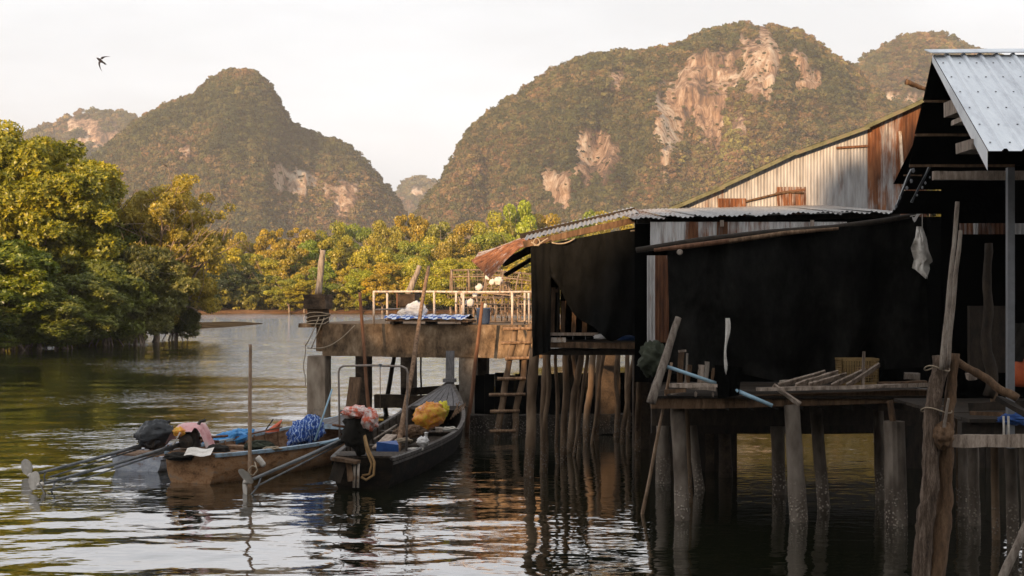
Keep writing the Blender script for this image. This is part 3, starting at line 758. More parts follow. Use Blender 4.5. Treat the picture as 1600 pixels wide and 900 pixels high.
def make_tree(seed, height, env, n_limb, n_lobe, leaves, leaf, leafmat, rosette=1, base_z=.18, trunk_r=.16, bare=0, prop_roots=0, lobe_r=(.16,.3), lean=(0,0), nbranch=2, zflat=.8, shell=.45):
    """returns (trunk mesh, crown mesh) standing on z = 0; env = half-widths (x, y) of the crown"""
    rng = np.random.default_rng(seed); random.seed(seed)
    tb = MB()
    zc = height*(base_z+1)/2; hz = height*(1-base_z)/2
    fork = Vector((lean[0]*.3, lean[1]*.3, height*max(.12, base_z*.9)))
    tb.tube(limb_path((0,0,-.4), fork, rng, 4, .06), [trunk_r*1.25, trunk_r*1.05, trunk_r, trunk_r*.95, trunk_r*.9], 8, .08)
    def in_env(r0, r1):
        d = rng.normal(size=3); d /= np.linalg.norm(d)
        r = r0+(r1-r0)*rng.random()**.6
        k = 1 - .28*max(0, d[2])*0 
        return Vector((d[0]*env[0]*r + lean[0], d[1]*env[1]*r + lean[1], zc + d[2]*hz*r))
    tips = []
    for i in range(n_limb):
        e = in_env(.55, .85)
        if e.z < fork.z: e.z = fork.z + .1*height*rng.random()
        pth = limb_path(fork if i % 2 else fork.lerp(Vector((0,0,0)), .25), e, rng, 6, .07, .06)
        r0 = trunk_r*rng.uniform(.4, .62)
        tb.tube(pth, [r0*(1-.8*t/6)+.012 for t in range(7)], 6, .05)
        tips.append(e)
        for k in range(nbranch):
            s_ = pth[rng.integers(2, 6)]
            dv = Vector(rng.normal(0, 1, 3)); dv *= min(1, 1.25/dv.length)
            e2 = s_ + dv*.16*height + Vector((0,0,.06*height))
            e2.z = max(e2.z, fork.z)
            tb.tube(limb_path(s_, e2, rng, 4, .1), [r0*.42, r0*.34, r0*.25, r0*.16, r0*.08+.006], 5)
            tips.append(e2)
    for i in range(bare):
        s_ = fork + Vector((rng.normal(0,.1), rng.normal(0,.1), rng.uniform(0,.2)*height)); e = in_env(.9, 1.12)
        pth = limb_path(s_, e, rng, 8, .1, .05); r0 = trunk_r*.3
        tb.tube(pth, [r0*(1-.85*t/8)+.01 for t in range(9)], 5)
        for k in range(4):
            q = pth[rng.integers(4, 9)]; tb.tube(limb_path(q, q+Vector(rng.normal(0,1,3))*.11*height, rng, 3, .12), [.022,.017,.012,.006], 4)
    for i in range(prop_roots):
        a = rng.random()*6.28; rad = rng.uniform(.5, 1.6)
        e = Vector((math.cos(a)*rad, math.sin(a)*rad*.8, -.5)); s_ = Vector((math.cos(a)*.1, math.sin(a)*.1, rng.uniform(.7, 1.6)))
        tb.tube([s_, s_.lerp(e, .4)+Vector((0,0,.25)), s_.lerp(e, .75)+Vector((0,0,.12)), e], [.05,.045,.04,.035], 5)
    # leaf lobes: at twig tips and through the crown's shell
    lob, rad = [], []
    sc = (env[0]+env[1]+hz)/3
    for t in tips: lob.append(t); rad.append(sc*rng.uniform(*lobe_r))
    while len(lob) < n_lobe: lob.append(in_env(shell, .92)); rad.append(sc*rng.uniform(*lobe_r))
    lob = np.array([tuple(l) for l in lob]); rad = np.array(rad)
    n = leaves//rosette
    pr = rad**2/(rad**2).sum()
    k = rng.choice(len(lob), n, p=pr)
    d = unit(rng.normal(size=(n,3))); d[:,2] = d[:,2]*.85+.1
    C = lob[k] + d*(rad[k]*(.45+.6*rng.random(n)**.5))[:,None]*np.array([1,1,zflat])
    C[:,2] = np.maximum(C[:,2], .12+.25*rng.random(n))
    up = np.array([0,0,1.0])
    if rosette == 1:
        Nn = unit(d*.7 + up*.35 + rng.normal(size=(n,3))*.55)
        V, Q = leaf_quads(C, Nn, leaf*rng.uniform(.6, 1.3, n), rng)
    else:
        ax = unit(d*.8 + up*.5 + rng.normal(size=(n,3))*.35)
        t1 = unit(np.cross(ax, rng.normal(size=(n,3)))); t2 = np.cross(ax, t1)
        Vs = []; a0 = rng.random(n)*6.28
        for q in range(rosette):
            a = a0 + q*2*math.pi/rosette + rng.normal(0,.2,n)
            out = t1*np.cos(a)[:,None] + t2*np.sin(a)[:,None]
            tilt = rng.uniform(.1, .75, n)[:,None]
            ld = unit(out + ax*tilt); sd = unit(np.cross(ld, ax))
            s = (leaf*rng.uniform(.65, 1.25, n))[:,None]
            Vs.append(np.stack([C, C+ld*s*.5+sd*s*.24, C+ld*s, C+ld*s*.5-sd*s*.24], 1))
        V = np.concatenate(Vs, 0).reshape(-1, 3); Q = np.arange(len(V)).reshape(-1, 4)
    crown = np_mesh('crown', V, Q, leafmat)
    trunk = bpy.data.meshes.new('trunk'); trunk.from_pydata([tuple(v) for v in tb.v], [], tb.f); trunk.materials.append(M['trunk']); trunk.update()
    trunk.polygons.foreach_set("use_smooth", [True]*len(trunk.polygons))
    return trunk, crown

def place_tree(name, meshes, loc, rz, scale, label, cat, group=None, tint=(1,1,1)):
    e = empty(name, loc, rz, label, cat, group); e.scale = scale if hasattr(scale, '__len__') else (scale,)*3
    t = link('trunk', meshes[0], parent=e); c = link('crown', meshes[1], parent=e)
    c.color = (*tint, 1)
    return e

def on(px, Y, z=.35):
    return Vector(((px-800)*Y/F, Y, z))

# the mangroves on the near left bank
big = make_tree(1, 13.6, (6.6, 5.4), 20, 380, 330000, .23, M['leaf_mangrove'], rosette=5, base_z=.10, trunk_r=.3, prop_roots=10, lobe_r=(.09,.19), nbranch=3, shell=.55)
place_tree('mangrove_tree', big, on(25, 88, .0), 0, (1.05,1,1), 'tallest mangrove, thick yellow-green crown at the left edge of the river', 'tree', 'mangroves on the left bank', (1.4,1.28,1))
mid = make_tree(2, 9.5, (4.4, 4.0), 16, 180, 150000, .22, M['leaf_mangrove'], rosette=5, base_z=.06, trunk_r=.2, prop_roots=10, lobe_r=(.10,.2), nbranch=3)
place_tree('mangrove_tree', mid, on(135, 92, .2), 1.0, (.92,1,.98), 'dense dark green mangrove between the tallest mangrove and the thin pale one', 'tree', 'mangroves on the left bank', (.9,1.02,.95))
place_tree('mangrove_tree', mid, on(-30, 80, .0), 2.4, (1.15,1,.75), 'low green mangrove overhanging the water at the left edge', 'tree', 'mangroves on the left bank', (.75,.9,.9))
thin = make_tree(3, 10.8, (4.8, 4.2), 26, 190, 84000, .17, M['leaf_olive'], rosette=4, base_z=.12, trunk_r=.2, bare=26, lobe_r=(.07,.17), nbranch=4, shell=.15, lean=(.8,0))
place_tree('mangrove_tree', thin, on(240, 93, .1), .3, (1,1,1.03), 'thin yellow-olive tree with bare pale branches leaning over the river', 'tree', 'mangroves on the left bank', (1.3,1.2,1.0))
bush = make_tree(4, 6.2, (3.3, 2.8), 9, 80, 60000, .19, M['leaf_olive'], rosette=4, base_z=.05, trunk_r=.12, prop_roots=8, lobe_r=(.15,.28), shell=.3)
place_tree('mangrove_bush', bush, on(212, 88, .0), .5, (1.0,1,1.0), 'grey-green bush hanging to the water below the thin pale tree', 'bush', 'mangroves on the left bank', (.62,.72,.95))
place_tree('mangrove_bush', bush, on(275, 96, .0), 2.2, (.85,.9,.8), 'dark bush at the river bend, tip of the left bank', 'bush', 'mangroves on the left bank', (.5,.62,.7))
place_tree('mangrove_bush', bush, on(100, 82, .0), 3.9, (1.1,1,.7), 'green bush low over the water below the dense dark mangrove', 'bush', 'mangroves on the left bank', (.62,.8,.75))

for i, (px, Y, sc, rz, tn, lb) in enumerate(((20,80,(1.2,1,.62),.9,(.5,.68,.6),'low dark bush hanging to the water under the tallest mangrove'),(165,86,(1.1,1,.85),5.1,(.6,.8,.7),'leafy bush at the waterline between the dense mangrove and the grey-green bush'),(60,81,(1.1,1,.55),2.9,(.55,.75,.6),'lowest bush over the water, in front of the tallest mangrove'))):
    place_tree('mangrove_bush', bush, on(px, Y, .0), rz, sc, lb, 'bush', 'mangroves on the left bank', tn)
# the far bank
FP = [make_tree(20+i, 10, (e, e*.95), 8, int(nl*1.5), 24000, .33, M['leaf_bank'], base_z=bz, trunk_r=.17, lobe_r=lr, bare=ba, shell=.35)
      for i, (e, nl, bz, lr, ba) in enumerate([(4.4,42,.06,(.18,.32),0),(3.9,36,.1,(.16,.3),3),(4.8,46,.04,(.16,.28),0),(3.3,30,.14,(.17,.33),2),(4.2,60,.06,(.10,.2),5)])]
TONES = {'yellow-green': (1.25,1.2,.8), 'golden': (1.3,1.2,.55), 'orange-brown': (1.18,.95,.62), 'green': (.75,.95,.8), 'olive': (1,.95,.9), 'dark green': (.20,.29,.36), 'bright green': (1.0,1.35,.6), 'grey-green': (.34,.42,.52)}  # dark green and grey-green are tinted down to paint shade on those trees
rows = [
 # (photo column, distance, height in metres, width factor, tone)
 ('at the water\'s edge', 'water-edge row', [(335,236,6.0,1.15,'dark green'),(372,238,7.2,1.1,'dark green'),(412,236,5.6,1.1,'grey-green'),(452,232,5.4,1.0,'olive'),(476,233,4.4,1.0,'golden'),(505,232,6.2,.9,'green'),(535,231,5.6,1.0,'yellow-green'),(566,230,5.8,1.0,'bright green'),(598,230,7.0,1.0,'golden'),(632,229,7.4,1.05,'yellow-green'),(668,229,7.0,1.05,'golden'),(704,228,7.2,1.05,'yellow-green'),(740,228,7.6,1.0,'olive'),(776,228,7.4,1.05,'yellow-green'),(812,228,7.4,1.05,'golden')]),
 ('in the middle of the far bank', 'middle row', [(318,262,9.5,1.0,'golden'),(350,258,9.6,1.0,'golden'),(385,262,9.0,1.0,'olive'),(420,256,9.4,1.0,'yellow-green'),(455,260,9.8,1.0,'orange-brown'),(488,256,10.6,.9,'green'),(520,258,11.6,.95,'yellow-green'),(552,262,10.6,1.0,'olive'),(588,258,9.8,1.0,'golden'),(622,262,11.0,1.0,'olive'),(655,258,10.6,.95,'green'),(690,262,11.4,1.0,'yellow-green'),(724,258,11.4,.95,'olive'),(760,262,12.0,.95,'green'),(796,258,12.0,1.0,'olive'),(832,255,12.0,1.0,'yellow-green'),(866,250,11.0,1,'olive')]),
 ('at the back, against the hills', 'back row', [(300,330,15.0,.95,'olive'),(345,325,14.8,.9,'olive'),(390,330,15.4,.9,'golden'),(430,326,15.6,.9,'orange-brown'),(470,330,15.8,.9,'orange-brown'),(512,326,16.4,.9,'olive'),(555,330,16.4,.9,'green'),(600,326,16.6,.9,'olive'),(642,330,19.0,.85,'orange-brown'),(684,326,16.4,.9,'green'),(724,330,16.8,.9,'olive'),(766,326,18.0,.85,'yellow-green'),(812,322,20.2,.8,'bright green'),(850,330,18.0,.9,'olive'),(905,326,18.5,.9,'green'),(950,326,18.5,.9,'olive')]),
]
ORD = ['first','second','third','fourth','fifth','sixth','seventh','eighth','ninth','tenth','eleventh','twelfth','thirteenth','fourteenth','fifteenth','sixteenth','seventeenth','eighteenth']
rt = np.random.default_rng(77)
for where, row, lst in rows:
    for i, (px, Y, h, wf, tone) in enumerate(lst):
        s = h/10.0*1.2
        p = FP[int(rt.integers(0, 5))]
        if tone == 'orange-brown': p = FP[4]
        ws = wf*(.62 + .5*s)
        tn = tuple(c*rt.uniform(.9, 1.1)*1.3 for c in TONES[tone])
        place_tree('bank_tree', p, on(px, Y - (6 if px < 480 else 1) + rt.uniform(-3,3), .25), float(rt.uniform(0,6.28)), (ws, ws, s), '%s tree, %s from the river bend in the %s of the far bank' % (tone, ORD[i], row), 'tree', 'trees of the far bank', tn)
# trees on the bank behind the huts (glimpsed under the floors and between the posts)
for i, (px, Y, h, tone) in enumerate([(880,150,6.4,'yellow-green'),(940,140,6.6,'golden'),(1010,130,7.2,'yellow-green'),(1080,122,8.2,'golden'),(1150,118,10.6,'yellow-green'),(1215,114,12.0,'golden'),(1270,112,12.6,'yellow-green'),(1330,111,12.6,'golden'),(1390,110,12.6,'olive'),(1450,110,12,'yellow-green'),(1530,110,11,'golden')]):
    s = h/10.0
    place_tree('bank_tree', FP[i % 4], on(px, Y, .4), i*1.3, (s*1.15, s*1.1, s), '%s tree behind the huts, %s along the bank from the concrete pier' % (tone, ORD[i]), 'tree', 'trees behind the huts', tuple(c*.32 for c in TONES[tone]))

def palm(loc, h):
    e = empty('palm_tree', loc, 0, 'dark palm with spiky fronds just above the curled roof end', 'tree')
    tr = MB(); tr.tube([(0,0,-.3),(.15,0,h*.5),(.1,0,h)], [.22,.17,.14], 8, .05); tr.build('trunk', M['trunk'], e, True, world=False)
    fr = MB(); random.seed(4)
    for k in range(22):
        a = k*2.4; el = random.uniform(-.3, 1.2); L_ = random.uniform(2.0, 2.8)
        pts = []
        for i in range(7):
            t = i/6; r = L_*t; z = h + L_*(math.sin(el)*t - .55*t*t)
            pts.append(Vector((.1+math.cos(a)*r*math.cos(el*.6), math.sin(a)*r*math.cos(el*.6), z)))
        sd = Vector((-math.sin(a), math.cos(a), 0))
        for i in range(1, 7):
            for s in (-1, 1):
                q = pts[i]; l = .55*math.sin(math.pi*(i/6.5))+.15
                fr.poly([q, q+sd*s*l+Vector((0,0,-.15))+(pts[i]-pts[i-1])*.5, q+(pts[i]-pts[i-1])*.35])
    c = fr.build('crown', M['leaf_olive'], e, False, world=False); c.color = (.45,.6,.6,1)
# scrub along the far bank, and the thickets outside the picture that shade the near water at this hour
def bush_cloud(name, pts, size, label, tint, protos):
    fm = bpy.data.meshes.new(name); fm.vertices.add(len(pts)); fm.vertices.foreach_set('co', np.asarray(pts, dtype=np.float32).ravel())
    fa = fm.attributes.new('size', 'FLOAT', 'POINT'); fa.data.foreach_set('value', np.asarray(size, dtype=np.float32))
    o = link(name, fm); md = o.modifiers.new('scatter', 'NODES'); md.node_group = scatter_group(protos)
    fm.materials.append(M['leaf_bank'])
    return tag(o, label, 'undergrowth', kind='stuff')
BUSH = []
for i in range(3):
    ob = bpy.data.objects.new('scrub_source', make_tree(60+i, 3.0, (1.7,1.6), 5, 22, 1500, .42, M['leaf_bank'], base_z=.0, trunk_r=.06, lobe_r=(.22,.4))[1]); ob.color = ((1.2,1.05,.8,1),(.8,.9,.8,1),(1.5,1.05,.7,1))[i]; BUSH.append(ob)
pts, sz = [], []
for k in range(330):
    x = rt.uniform(-75, 32); y = 228 - .05*x + 9*math.sin(x*.02) + rt.uniform(.8, 40)**1.0
    if x > 12: y = max(92, 228-(x-12)*4.2) + rt.uniform(1, 40)
    pts.append((x, y, max(0.0, ground_z(x, y)-.1))); sz.append(rt.uniform(.6, 1.5))
bush_cloud('undergrowth', pts, sz, 'tangled scrub between the trees of the far bank', None, BUSH)
pts, sz = [], []
for k in range(70):
    y = rt.uniform(81, 99); x = -36 + (y-78)*.42 + rt.uniform(-9, 3.2)
    if (x/y) > -.235: continue
    pts.append((x, y, -.55)); sz.append(rt.uniform(.5, .95))
bush_cloud('undergrowth', pts, sz, 'low tangled foliage at the foot of the left mangroves', None, BUSH[1:2])
TH = []
for i in range(2):
    TH.append(bpy.data.objects.new('thicket_source', mid[1] if i else FP[2][1]))
pts, sz = [], []
for k in range(60):
    pts.append((rt.uniform(-52, 34), rt.uniform(-32, -17), .5)); sz.append(rt.uniform(1.48, 1.62))
for k in range(90):
    pts.append((rt.uniform(-40, 26), rt.uniform(-26, -14), -.5)); sz.append(rt.uniform(.55, .9))
for k in range(22):
    pts.append((rt.uniform(-74, -40), rt.uniform(24, 62), .5)); sz.append(rt.uniform(.75, 1.0))
bush_cloud('forest', pts, sz, 'mangrove thicket on the near bank outside the picture', None, TH)
palm(on(884, 215, .4), 12.2)

# ---------------------------------------------------------------- building helpers
def sheet(a, b, up, pitch=.076, amp=.012, nrow=2, bend=None, nrm=None):
    """corrugated sheet: bottom edge a->b, height vector up (or list of two heights for a raked top)"""
    a, b = Vector(a), Vector(b)
    w = (b-a).length; n = max(6, int(w/pitch*6)); d = (b-a)/n
    u0, u1 = (Vector(up[0]), Vector(up[1])) if isinstance(up, (list, tuple)) and len(up) == 2 and hasattr(up[0], '__len__') else (Vector(up), Vector(up))
    nn = nrm or (b-a).cross(u0).normalized()
    nn = Vector(nn)
    pts = []
    for j in range(nrow+1):
        t = j/nrow; row = []
        for i in range(n+1):
            s = i/n
            p = a + d*i + u0.lerp(u1, s)*t + nn*amp*math.sin(2*math.pi*i/6)
            if bend: p = p + bend(s, t)
            row.append(p)
        pts.append(row)
    return MB().grid(pts)

def rough_post(path, r0, r1, n=9, seg=7, wob=.03, jit=.07):
    n = int(n*1.4); seg = int(seg*2.2)
    a, b = Vector(path[0]), Vector(path[-1])
    pts, rad = [], []
    L_ = (b-a).length; s0 = random.random()*50
    for i in range(seg+1):
        t = i/seg
        p = a.lerp(b, t)
        e = 0 if i in (0, seg) else 1
        p = p + Vector((mnoise.noise(Vector((t*3+s0,0,0))), mnoise.noise(Vector((0,t*3+s0,0))), 0))*wob*2*e
        pts.append(p); rad.append((r0+(r1-r0)*t)*(1+.12*mnoise.noise(Vector((s0, t*5, 3)))))
    mb = MB().tube(pts, rad, n, 0)
    for i in range(len(pts)):          # grooves along the grain and knots
        for k in range(n):
            an = 2*math.pi*k/n; q = i*n+k
            g = .9*jit*mnoise.noise(Vector((math.cos(an)*2.2+s0, math.sin(an)*2.2, i*.35))) + 1.1*jit*mnoise.noise(Vector((math.cos(an)*1.1, math.sin(an)*1.1+s0, i*.9)))
            mb.v[q] = pts[i] + (mb.v[q]-pts[i])*(1+g*1.6)
    return mb

def pole(name, px0, py0, px1, py1, Y1, Y0=None, r=.035, mat='bamboo', label=None, cat='pole', group=None, parent=None, rt=None, wob=.02, seg=9, sub=.5, jit=.05, n=8):
    wob *= .4
    """slender pole: foot at pixel (px1, py1) at distance Y1, top at (px0, py0) at distance Y0; sub pushes the foot on down"""
    if Y0 is None: Y0 = Y1
    a, b = P(px1, py1, Y1), P(px0, py0, Y0)
    if sub: a = a + (a-b).normalized()*sub
    mb = rough_post([a, b], r, rt or r*.8, n, seg, wob, jit)
    return mb.build(name, M[mat], parent, True, label=label, cat=cat, group=group)

def water_Y(py): return H*F/(py-YH)

def pile(px0, py0, px1, py1, rpx, mat, parent, name='pile', top=1.0, wob=.02, Y=None, n=12, jit=.03, seg=10, square=False):
    """post of a building standing in the river: waterline at pixel (px1, py1)"""
    Y = Y or water_Y(py1); r = rpx*Y/F; wob *= .5 if name == 'stake' else .2
    a, b = P(px1, py1, Y), P(px0, py0, Y)
    d = (a-b)*.35/(a-b).length*2; a = a + d
    if square:
        mb = MB().beam(a, b, 2*r, 2*r*.9, up=(0,1,0), jit=.006, seg=6)
    else:
        mb = rough_post([a, b], r, r*top, n, seg, wob, jit)
    return mb.build(name, M[mat], parent, not square)

random.seed(11)
# ---------------------------------------------------------------- concrete pier
pu = Vector((.955, -.297, 0)); pv = Vector((.2, .98, 0)); pc = Vector((-4.82, 35.0, 0))
def PI(u, v, z): return pc + pu*u + pv*v + Vector((0,0,z))
DZ = 2.45
pier = empty('concrete_pier', PI(0,0,0), 0, 'stained concrete pier on square posts with a white railing', 'pier')
# stained beams and the slab
MB().beam(PI(.25,.0,2.06), PI(5.9,.0,2.06), .34, .78, jit=.012, seg=14).build('front_beam', M['concrete'], pier)
MB().beam(PI(.1,.2,2.10), PI(.1,8.8,2.10), .32, .70, jit=.012, seg=8).build('side_beam', M['concrete'], pier)
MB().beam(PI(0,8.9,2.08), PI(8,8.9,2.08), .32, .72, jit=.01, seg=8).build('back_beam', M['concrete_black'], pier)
for k in range(4):
    MB().beam(PI(-.02+k*2.0,4.5,2.405), PI(1.96+k*2.0,4.5,2.405), 9.0, .10, jit=.006, seg=3).build('deck_slab', M['concrete'], pier)
def cpost(u, v, z0, z1, w, mat='concrete_pale', name='post'):
    return MB().beam(PI(u,v,z0), PI(u,v,z1), w, w, up=pv, jit=.01, seg=7).build(name, M[mat], pier)
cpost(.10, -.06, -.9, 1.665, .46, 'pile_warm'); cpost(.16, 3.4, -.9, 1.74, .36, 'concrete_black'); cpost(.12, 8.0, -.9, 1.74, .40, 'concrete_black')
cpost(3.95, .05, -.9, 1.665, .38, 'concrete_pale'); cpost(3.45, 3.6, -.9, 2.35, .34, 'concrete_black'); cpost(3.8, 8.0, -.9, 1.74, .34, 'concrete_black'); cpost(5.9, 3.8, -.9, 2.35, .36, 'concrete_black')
for (u, v) in ((.06,-.02),(.10,8.0)):
    s = cpost(u, v, 2.455, 2.82, .42, 'concrete_black', 'bollard_post')
    MB().beam(PI(u,v,2.815), PI(u,v,3.17), .56, .56, up=pv, jit=.02, seg=3).build('bollard_cap', M['concrete_black'], s)
MB().beam(PI(.5,3.4,.30), PI(4.0,3.6,.34), .24, .34, jit=.015, seg=6).build('tie_beam', M['concrete_black'], pier)
MB().beam(PI(3.2,5.2,.62), PI(.9,4.6,.48), .2, .2, jit=.015, seg=5).build('tie_beam', M['concrete_black'], pier)
# white railing
top_rail = MB().tube([PI(1.42,.35,3.235), PI(2.6,.35,3.24), PI(4,.35,3.225), PI(5.6,.35,3.23)], .025, 8)
rail = top_rail.build('railing', M['white_paint'], pier, True)
MB().tube([PI(1.42,.35,3.235), PI(1.42,3.0,3.235)], .028, 8).build('side_rail', M['white_paint'], rail, True)
MB().tube([PI(1.46,.38,2.79), PI(1.46,3.0,2.79)], .022, 8).build('side_rail', M['galv'], rail, True)
for (u, v, m_, r) in ((1.42,.35,'white_paint',.036),(1.42,1.5,'white_paint',.034),(1.42,2.4,'wood_red',.03),(3.0,.35,'white_paint',.034),(3.22,1.7,'white_paint',.034),(3.37,1.7,'white_paint',.034),(3.75,.35,'white_paint',.036),(4.98,.35,'white_paint',.036),(5.12,1.2,'white_paint',.034),(5.22,1.2,'white_paint',.034),(5.36,1.0,'white_paint',.034)):
    MB().tube([PI(u,v,DZ), PI(u,v,3.235)], r*.8, 8).build('rail_post', M[m_], rail, True)

# mooring rope round the front bollard and hanging down the post
rope = MB()
for k in range(4):
    pts = []
    for i in range(25):
        a = 2*math.pi*i/24
        pts.append(PI(.06,-.02,2.50+.055*k+.06*math.sin(a+k*.9)+ .012*math.sin(3*a)) + pu*(.255+.012*k)*math.copysign(abs(math.cos(a))**.55, math.cos(a)) + pv*.255*math.copysign(abs(math.sin(a))**.55, math.sin(a)))
    rope.tube(pts, .013, 6, cap=False)
for (u0,z0,u1,z1,sag) in ((.2,2.62,-.16,1.92,.10),(.34,2.6,.0,1.86,.05)):
    rope.tube([PI(u0+(u1-u0)*t, -.34-.08*math.sin(math.pi*t), z0+(z1-z0)*t-sag*math.sin(math.pi*t)) for t in [i/10 for i in range(11)]], .013, 6)
rope.tube([PI(-.12+1.25*t, -.3, 1.86+.56*t-.20*math.sin(math.pi*t)) for t in [i/14 for i in range(15)]], .013, 6)
rope.tube([PI(-.2+.03*math.sin(t*9), -.3, 2.0-1.1*t) for t in [i/12 for i in range(13)]], .012, 6)
rope.build('mooring_rope', M['rope'], smooth=True, label='pale mooring rope wound round the corner post of the pier', cat='rope')

a = PI(.06,0,3.17)
rough_post([a, P(504.5,391,a.y)], .085, .07, 9, 6, .015).build('timber_stub', M['bark_grey'], None, True, label='grey timber standing upright on the corner post of the pier', cat='timber')
a = PI(.1,8.0,3.17)
rough_post([a, P(656,415,a.y)], .10, .07, 8, 6, .02).build('timber_stub', M['bark_grey'], None, True, label='grey timber leaning on the rear post of the pier', cat='timber')

# bed of planks with the checked mat, bags, bucket
bed = empty('low_bench', PI(2.9,-.05,DZ), 0, 'low plank bench under the blue checked mat on the pier edge', 'bench')
for k in range(5):
    MB().beam(PI(1.95,-.28+k*.17,DZ+.10+.01*(k%2)), PI(4.05,-.30+k*.17,DZ+.085), .15, .045, jit=.008, seg=4).build('plank', M['wood_brown'], bed)
for u in (2.1,3.0,3.9):
    MB().beam(PI(u,-.3,DZ+.035), PI(u,.5,DZ+.035), .1, .07).build('bearer', M['wood_dark'], bed)
mat_pts = [[PI(1.92+2.08*i/30, -.40+.86*j/12, DZ+.155+.075*math.sin(math.pi*j/12)**.5+.02*math.sin(i*1.3+j)-(.03*abs(j/12-.5))) for i in range(31)] for j in range(13)]
mm = MB().grid(mat_pts)
mm.build('checked_mat', M['check'], smooth=True, label='blue and white checked mat laid over the pier bench', cat='mat')
MB().blob(PI(2.62,.05,DZ+.33), (.24,.2,.2), .25, 2, seed=2, flat_bottom=-.12).build('plastic_bag', M['white_plastic'], smooth=True, label='bulging white bag on the checked mat', cat='bag')
MB().blob(PI(2.28,.1,DZ+.26), (.16,.14,.09), .25, 2, seed=5, flat_bottom=-.06).build('plastic_bag', M['white_cloth'], smooth=True, label='small crumpled white bag beside the bulging one', cat='bag')
bk = empty('bucket', PI(4.28,.25,DZ), 0, 'blue plastic bucket standing on the pier below the traps', 'bucket')
MB().lathe(PI(4.28,.25,DZ), [(.13,0),(.15,.05),(.175,.36),(.185,.37),(.185,.40),(.165,.40),(.15,.1),(.05,.06)], 18).build('body', M['barrel'], bk, True)
MB().tube([PI(4.28,.25,DZ+.38)+Vector((.19*math.cos(t),-.06,.05-.17*math.sin(t))) for t in [math.pi*i/10 for i in range(11)]], .008, 5).build('handle', M['wire'], bk, True)

# fish traps: half-round wire cages piled behind the rail
def trap(u, v, z, ln, w, h, rz, label, tilt=0):
    e = empty('fish_trap', PI(u,v,z), 0, label, 'trap', 'wire fish traps on the pier')
    rot = Matrix.Rotation(rz, 3, 'Z') @ Matrix.Rotation(tilt, 3, 'Y')
    def T(x, y, q): return PI(u,v,z) + rot @ Vector((x, y, q))
    for k in range(4):
        x = -ln/2 + ln*k/3
        MB().tube([T(x, w/2*math.cos(a), .03+h*math.sin(a)**.8) for a in [math.pi*i/12 for i in range(13)]], .021, 5).build('hoop', M['wire'], e, True)
    for yy, zz in ((-w/2,.03),(w/2,.03),(0,h+.02),(-w*.35,h*.75),(w*.35,h*.75)):
        MB().tube([T(-ln/2,yy,zz), T(0,yy,zz+.01), T(ln/2,yy,zz)], .016, 5).build('rod', M['wire'], e, True)
    mesh = MB()
    for k in range(11):
        x = -ln/2 + ln*(k+.5)/11
        mesh.tube([T(x, w/2*math.cos(a), .03+h*math.sin(a)**.8) for a in [math.pi*i/8 for i in range(9)]], .0035, 3, cap=False)
    for k in range(9):
        a = math.pi*(k+.5)/9
        mesh.tube([T(-ln/2, w/2*math.cos(a), .03+h*math.sin(a)**.8), T(ln/2, w/2*math.cos(a), .03+h*math.sin(a)**.8)], .0035, 3, cap=False)
    tag(mesh.build('netting', M['wire'], e), kind='stuff')
trap(3.55,2.6,DZ+.70,1.3,.8,.62,.1,'fish trap with round hoops, topmost at the curled roof end')
trap(4.5,2.4,DZ+.66,1.2,.8,.6,-.2,'fish trap nearest the hut wall, on top of the pile',.1)
trap(3.9,2.0,DZ,1.3,.85,.62,.15,'fish trap at the bottom of the pile behind the bucket')
trap(4.9,2.6,DZ,1.2,.85,.62,-.1,'fish trap at the bottom of the pile beside the hut wall')
trap(4.1,3.2,DZ+.3,1.2,.8,.6,1.3,'fish trap on its side at the back of the pile',.3)
for i, (px, py, r) in enumerate([(749,449,.075),(769,441,.065),(779,439,.085),(762,434,.05),(734,473,.085),(757,478,.055),(742,461,.05)]):
    p = P(px, py, 34.4); r *= 1.15
    MB().blob(p, (r*1.05, r*.8, r*.95), .45, 2.0, seed=i*3.1, nu=14, nv=9).build('foam_float', M['foam'], smooth=True, label=['white float tied to the trap below the curled roof end','pale float between the two largest floats on the traps','largest white float, highest on the traps','small float above the largest ones on the traps','white float low among the traps, left of the bucket','small float just above the blue bucket','tiny float under the white top rail'][i], cat='float', group='floats on the fish traps')

# ---------------------------------------------------------------- loose poles standing in the water
pole('bamboo_pole', 391, 538, 390, 758, 23.6, r=.034, label='upright bamboo pole with a rope, in front of the orange boat', mat='bamboo', wob=.012)
pole('bamboo_pole', 670, 417, 615, 744, 24.9, 29.5, r=.055, rt=.035, label='long bamboo pole leaning across the dark boat and the railing', mat='bark', wob=.03)
pole('rusty_pole', 562, 457, 577, 652, 33.4, r=.05, rt=.035, label='thin reddish pole leaning on the pier beam beside the corner post', mat='wood_red', wob=.04)
pole('rusty_pole', 754, 472, 733, 648, 32.6, r=.055, rt=.035, label='reddish pole leaning on the pier beside the bow of the dark boat', mat='wood_red', wob=.03)
pole('prop_pole', 617, 553, 603, 632, 39, r=.07, label='dark slanting prop under the pier deck', mat='wood_dark')
pole('prop_pole', 657.5, 553, 657.5, 622, 40, r=.03, label='thin dark upright stake under the pier deck', mat='wood_dark')
random.seed(3)
# ladder up to the pier
lad = empty('branch_ladder', G(800, 678), 0, 'crooked branch ladder climbing from the water to the pier', 'ladder')
for (x0, y0, x1, y1) in ((805,508,775,690),(829,506,802,690)):
    rough_post([P(x1,y1+4,31.3), P(x0,y0,31.4)], .075, .06, 8, 10, .05, .1).build('rail', M['pile_wood'], lad, True)
for (xa, xb, y) in ((786,832,514),(783,831,536),(789,829,560),(777,822,592),(764,821,617),(766,812,643),(765,806,674)):
    rough_post([P(xa,y,31.25), P(xb,y-1,31.25)], .04, .034, 7, 4, .015, .08).build('rung', M['bark'], lad, True)

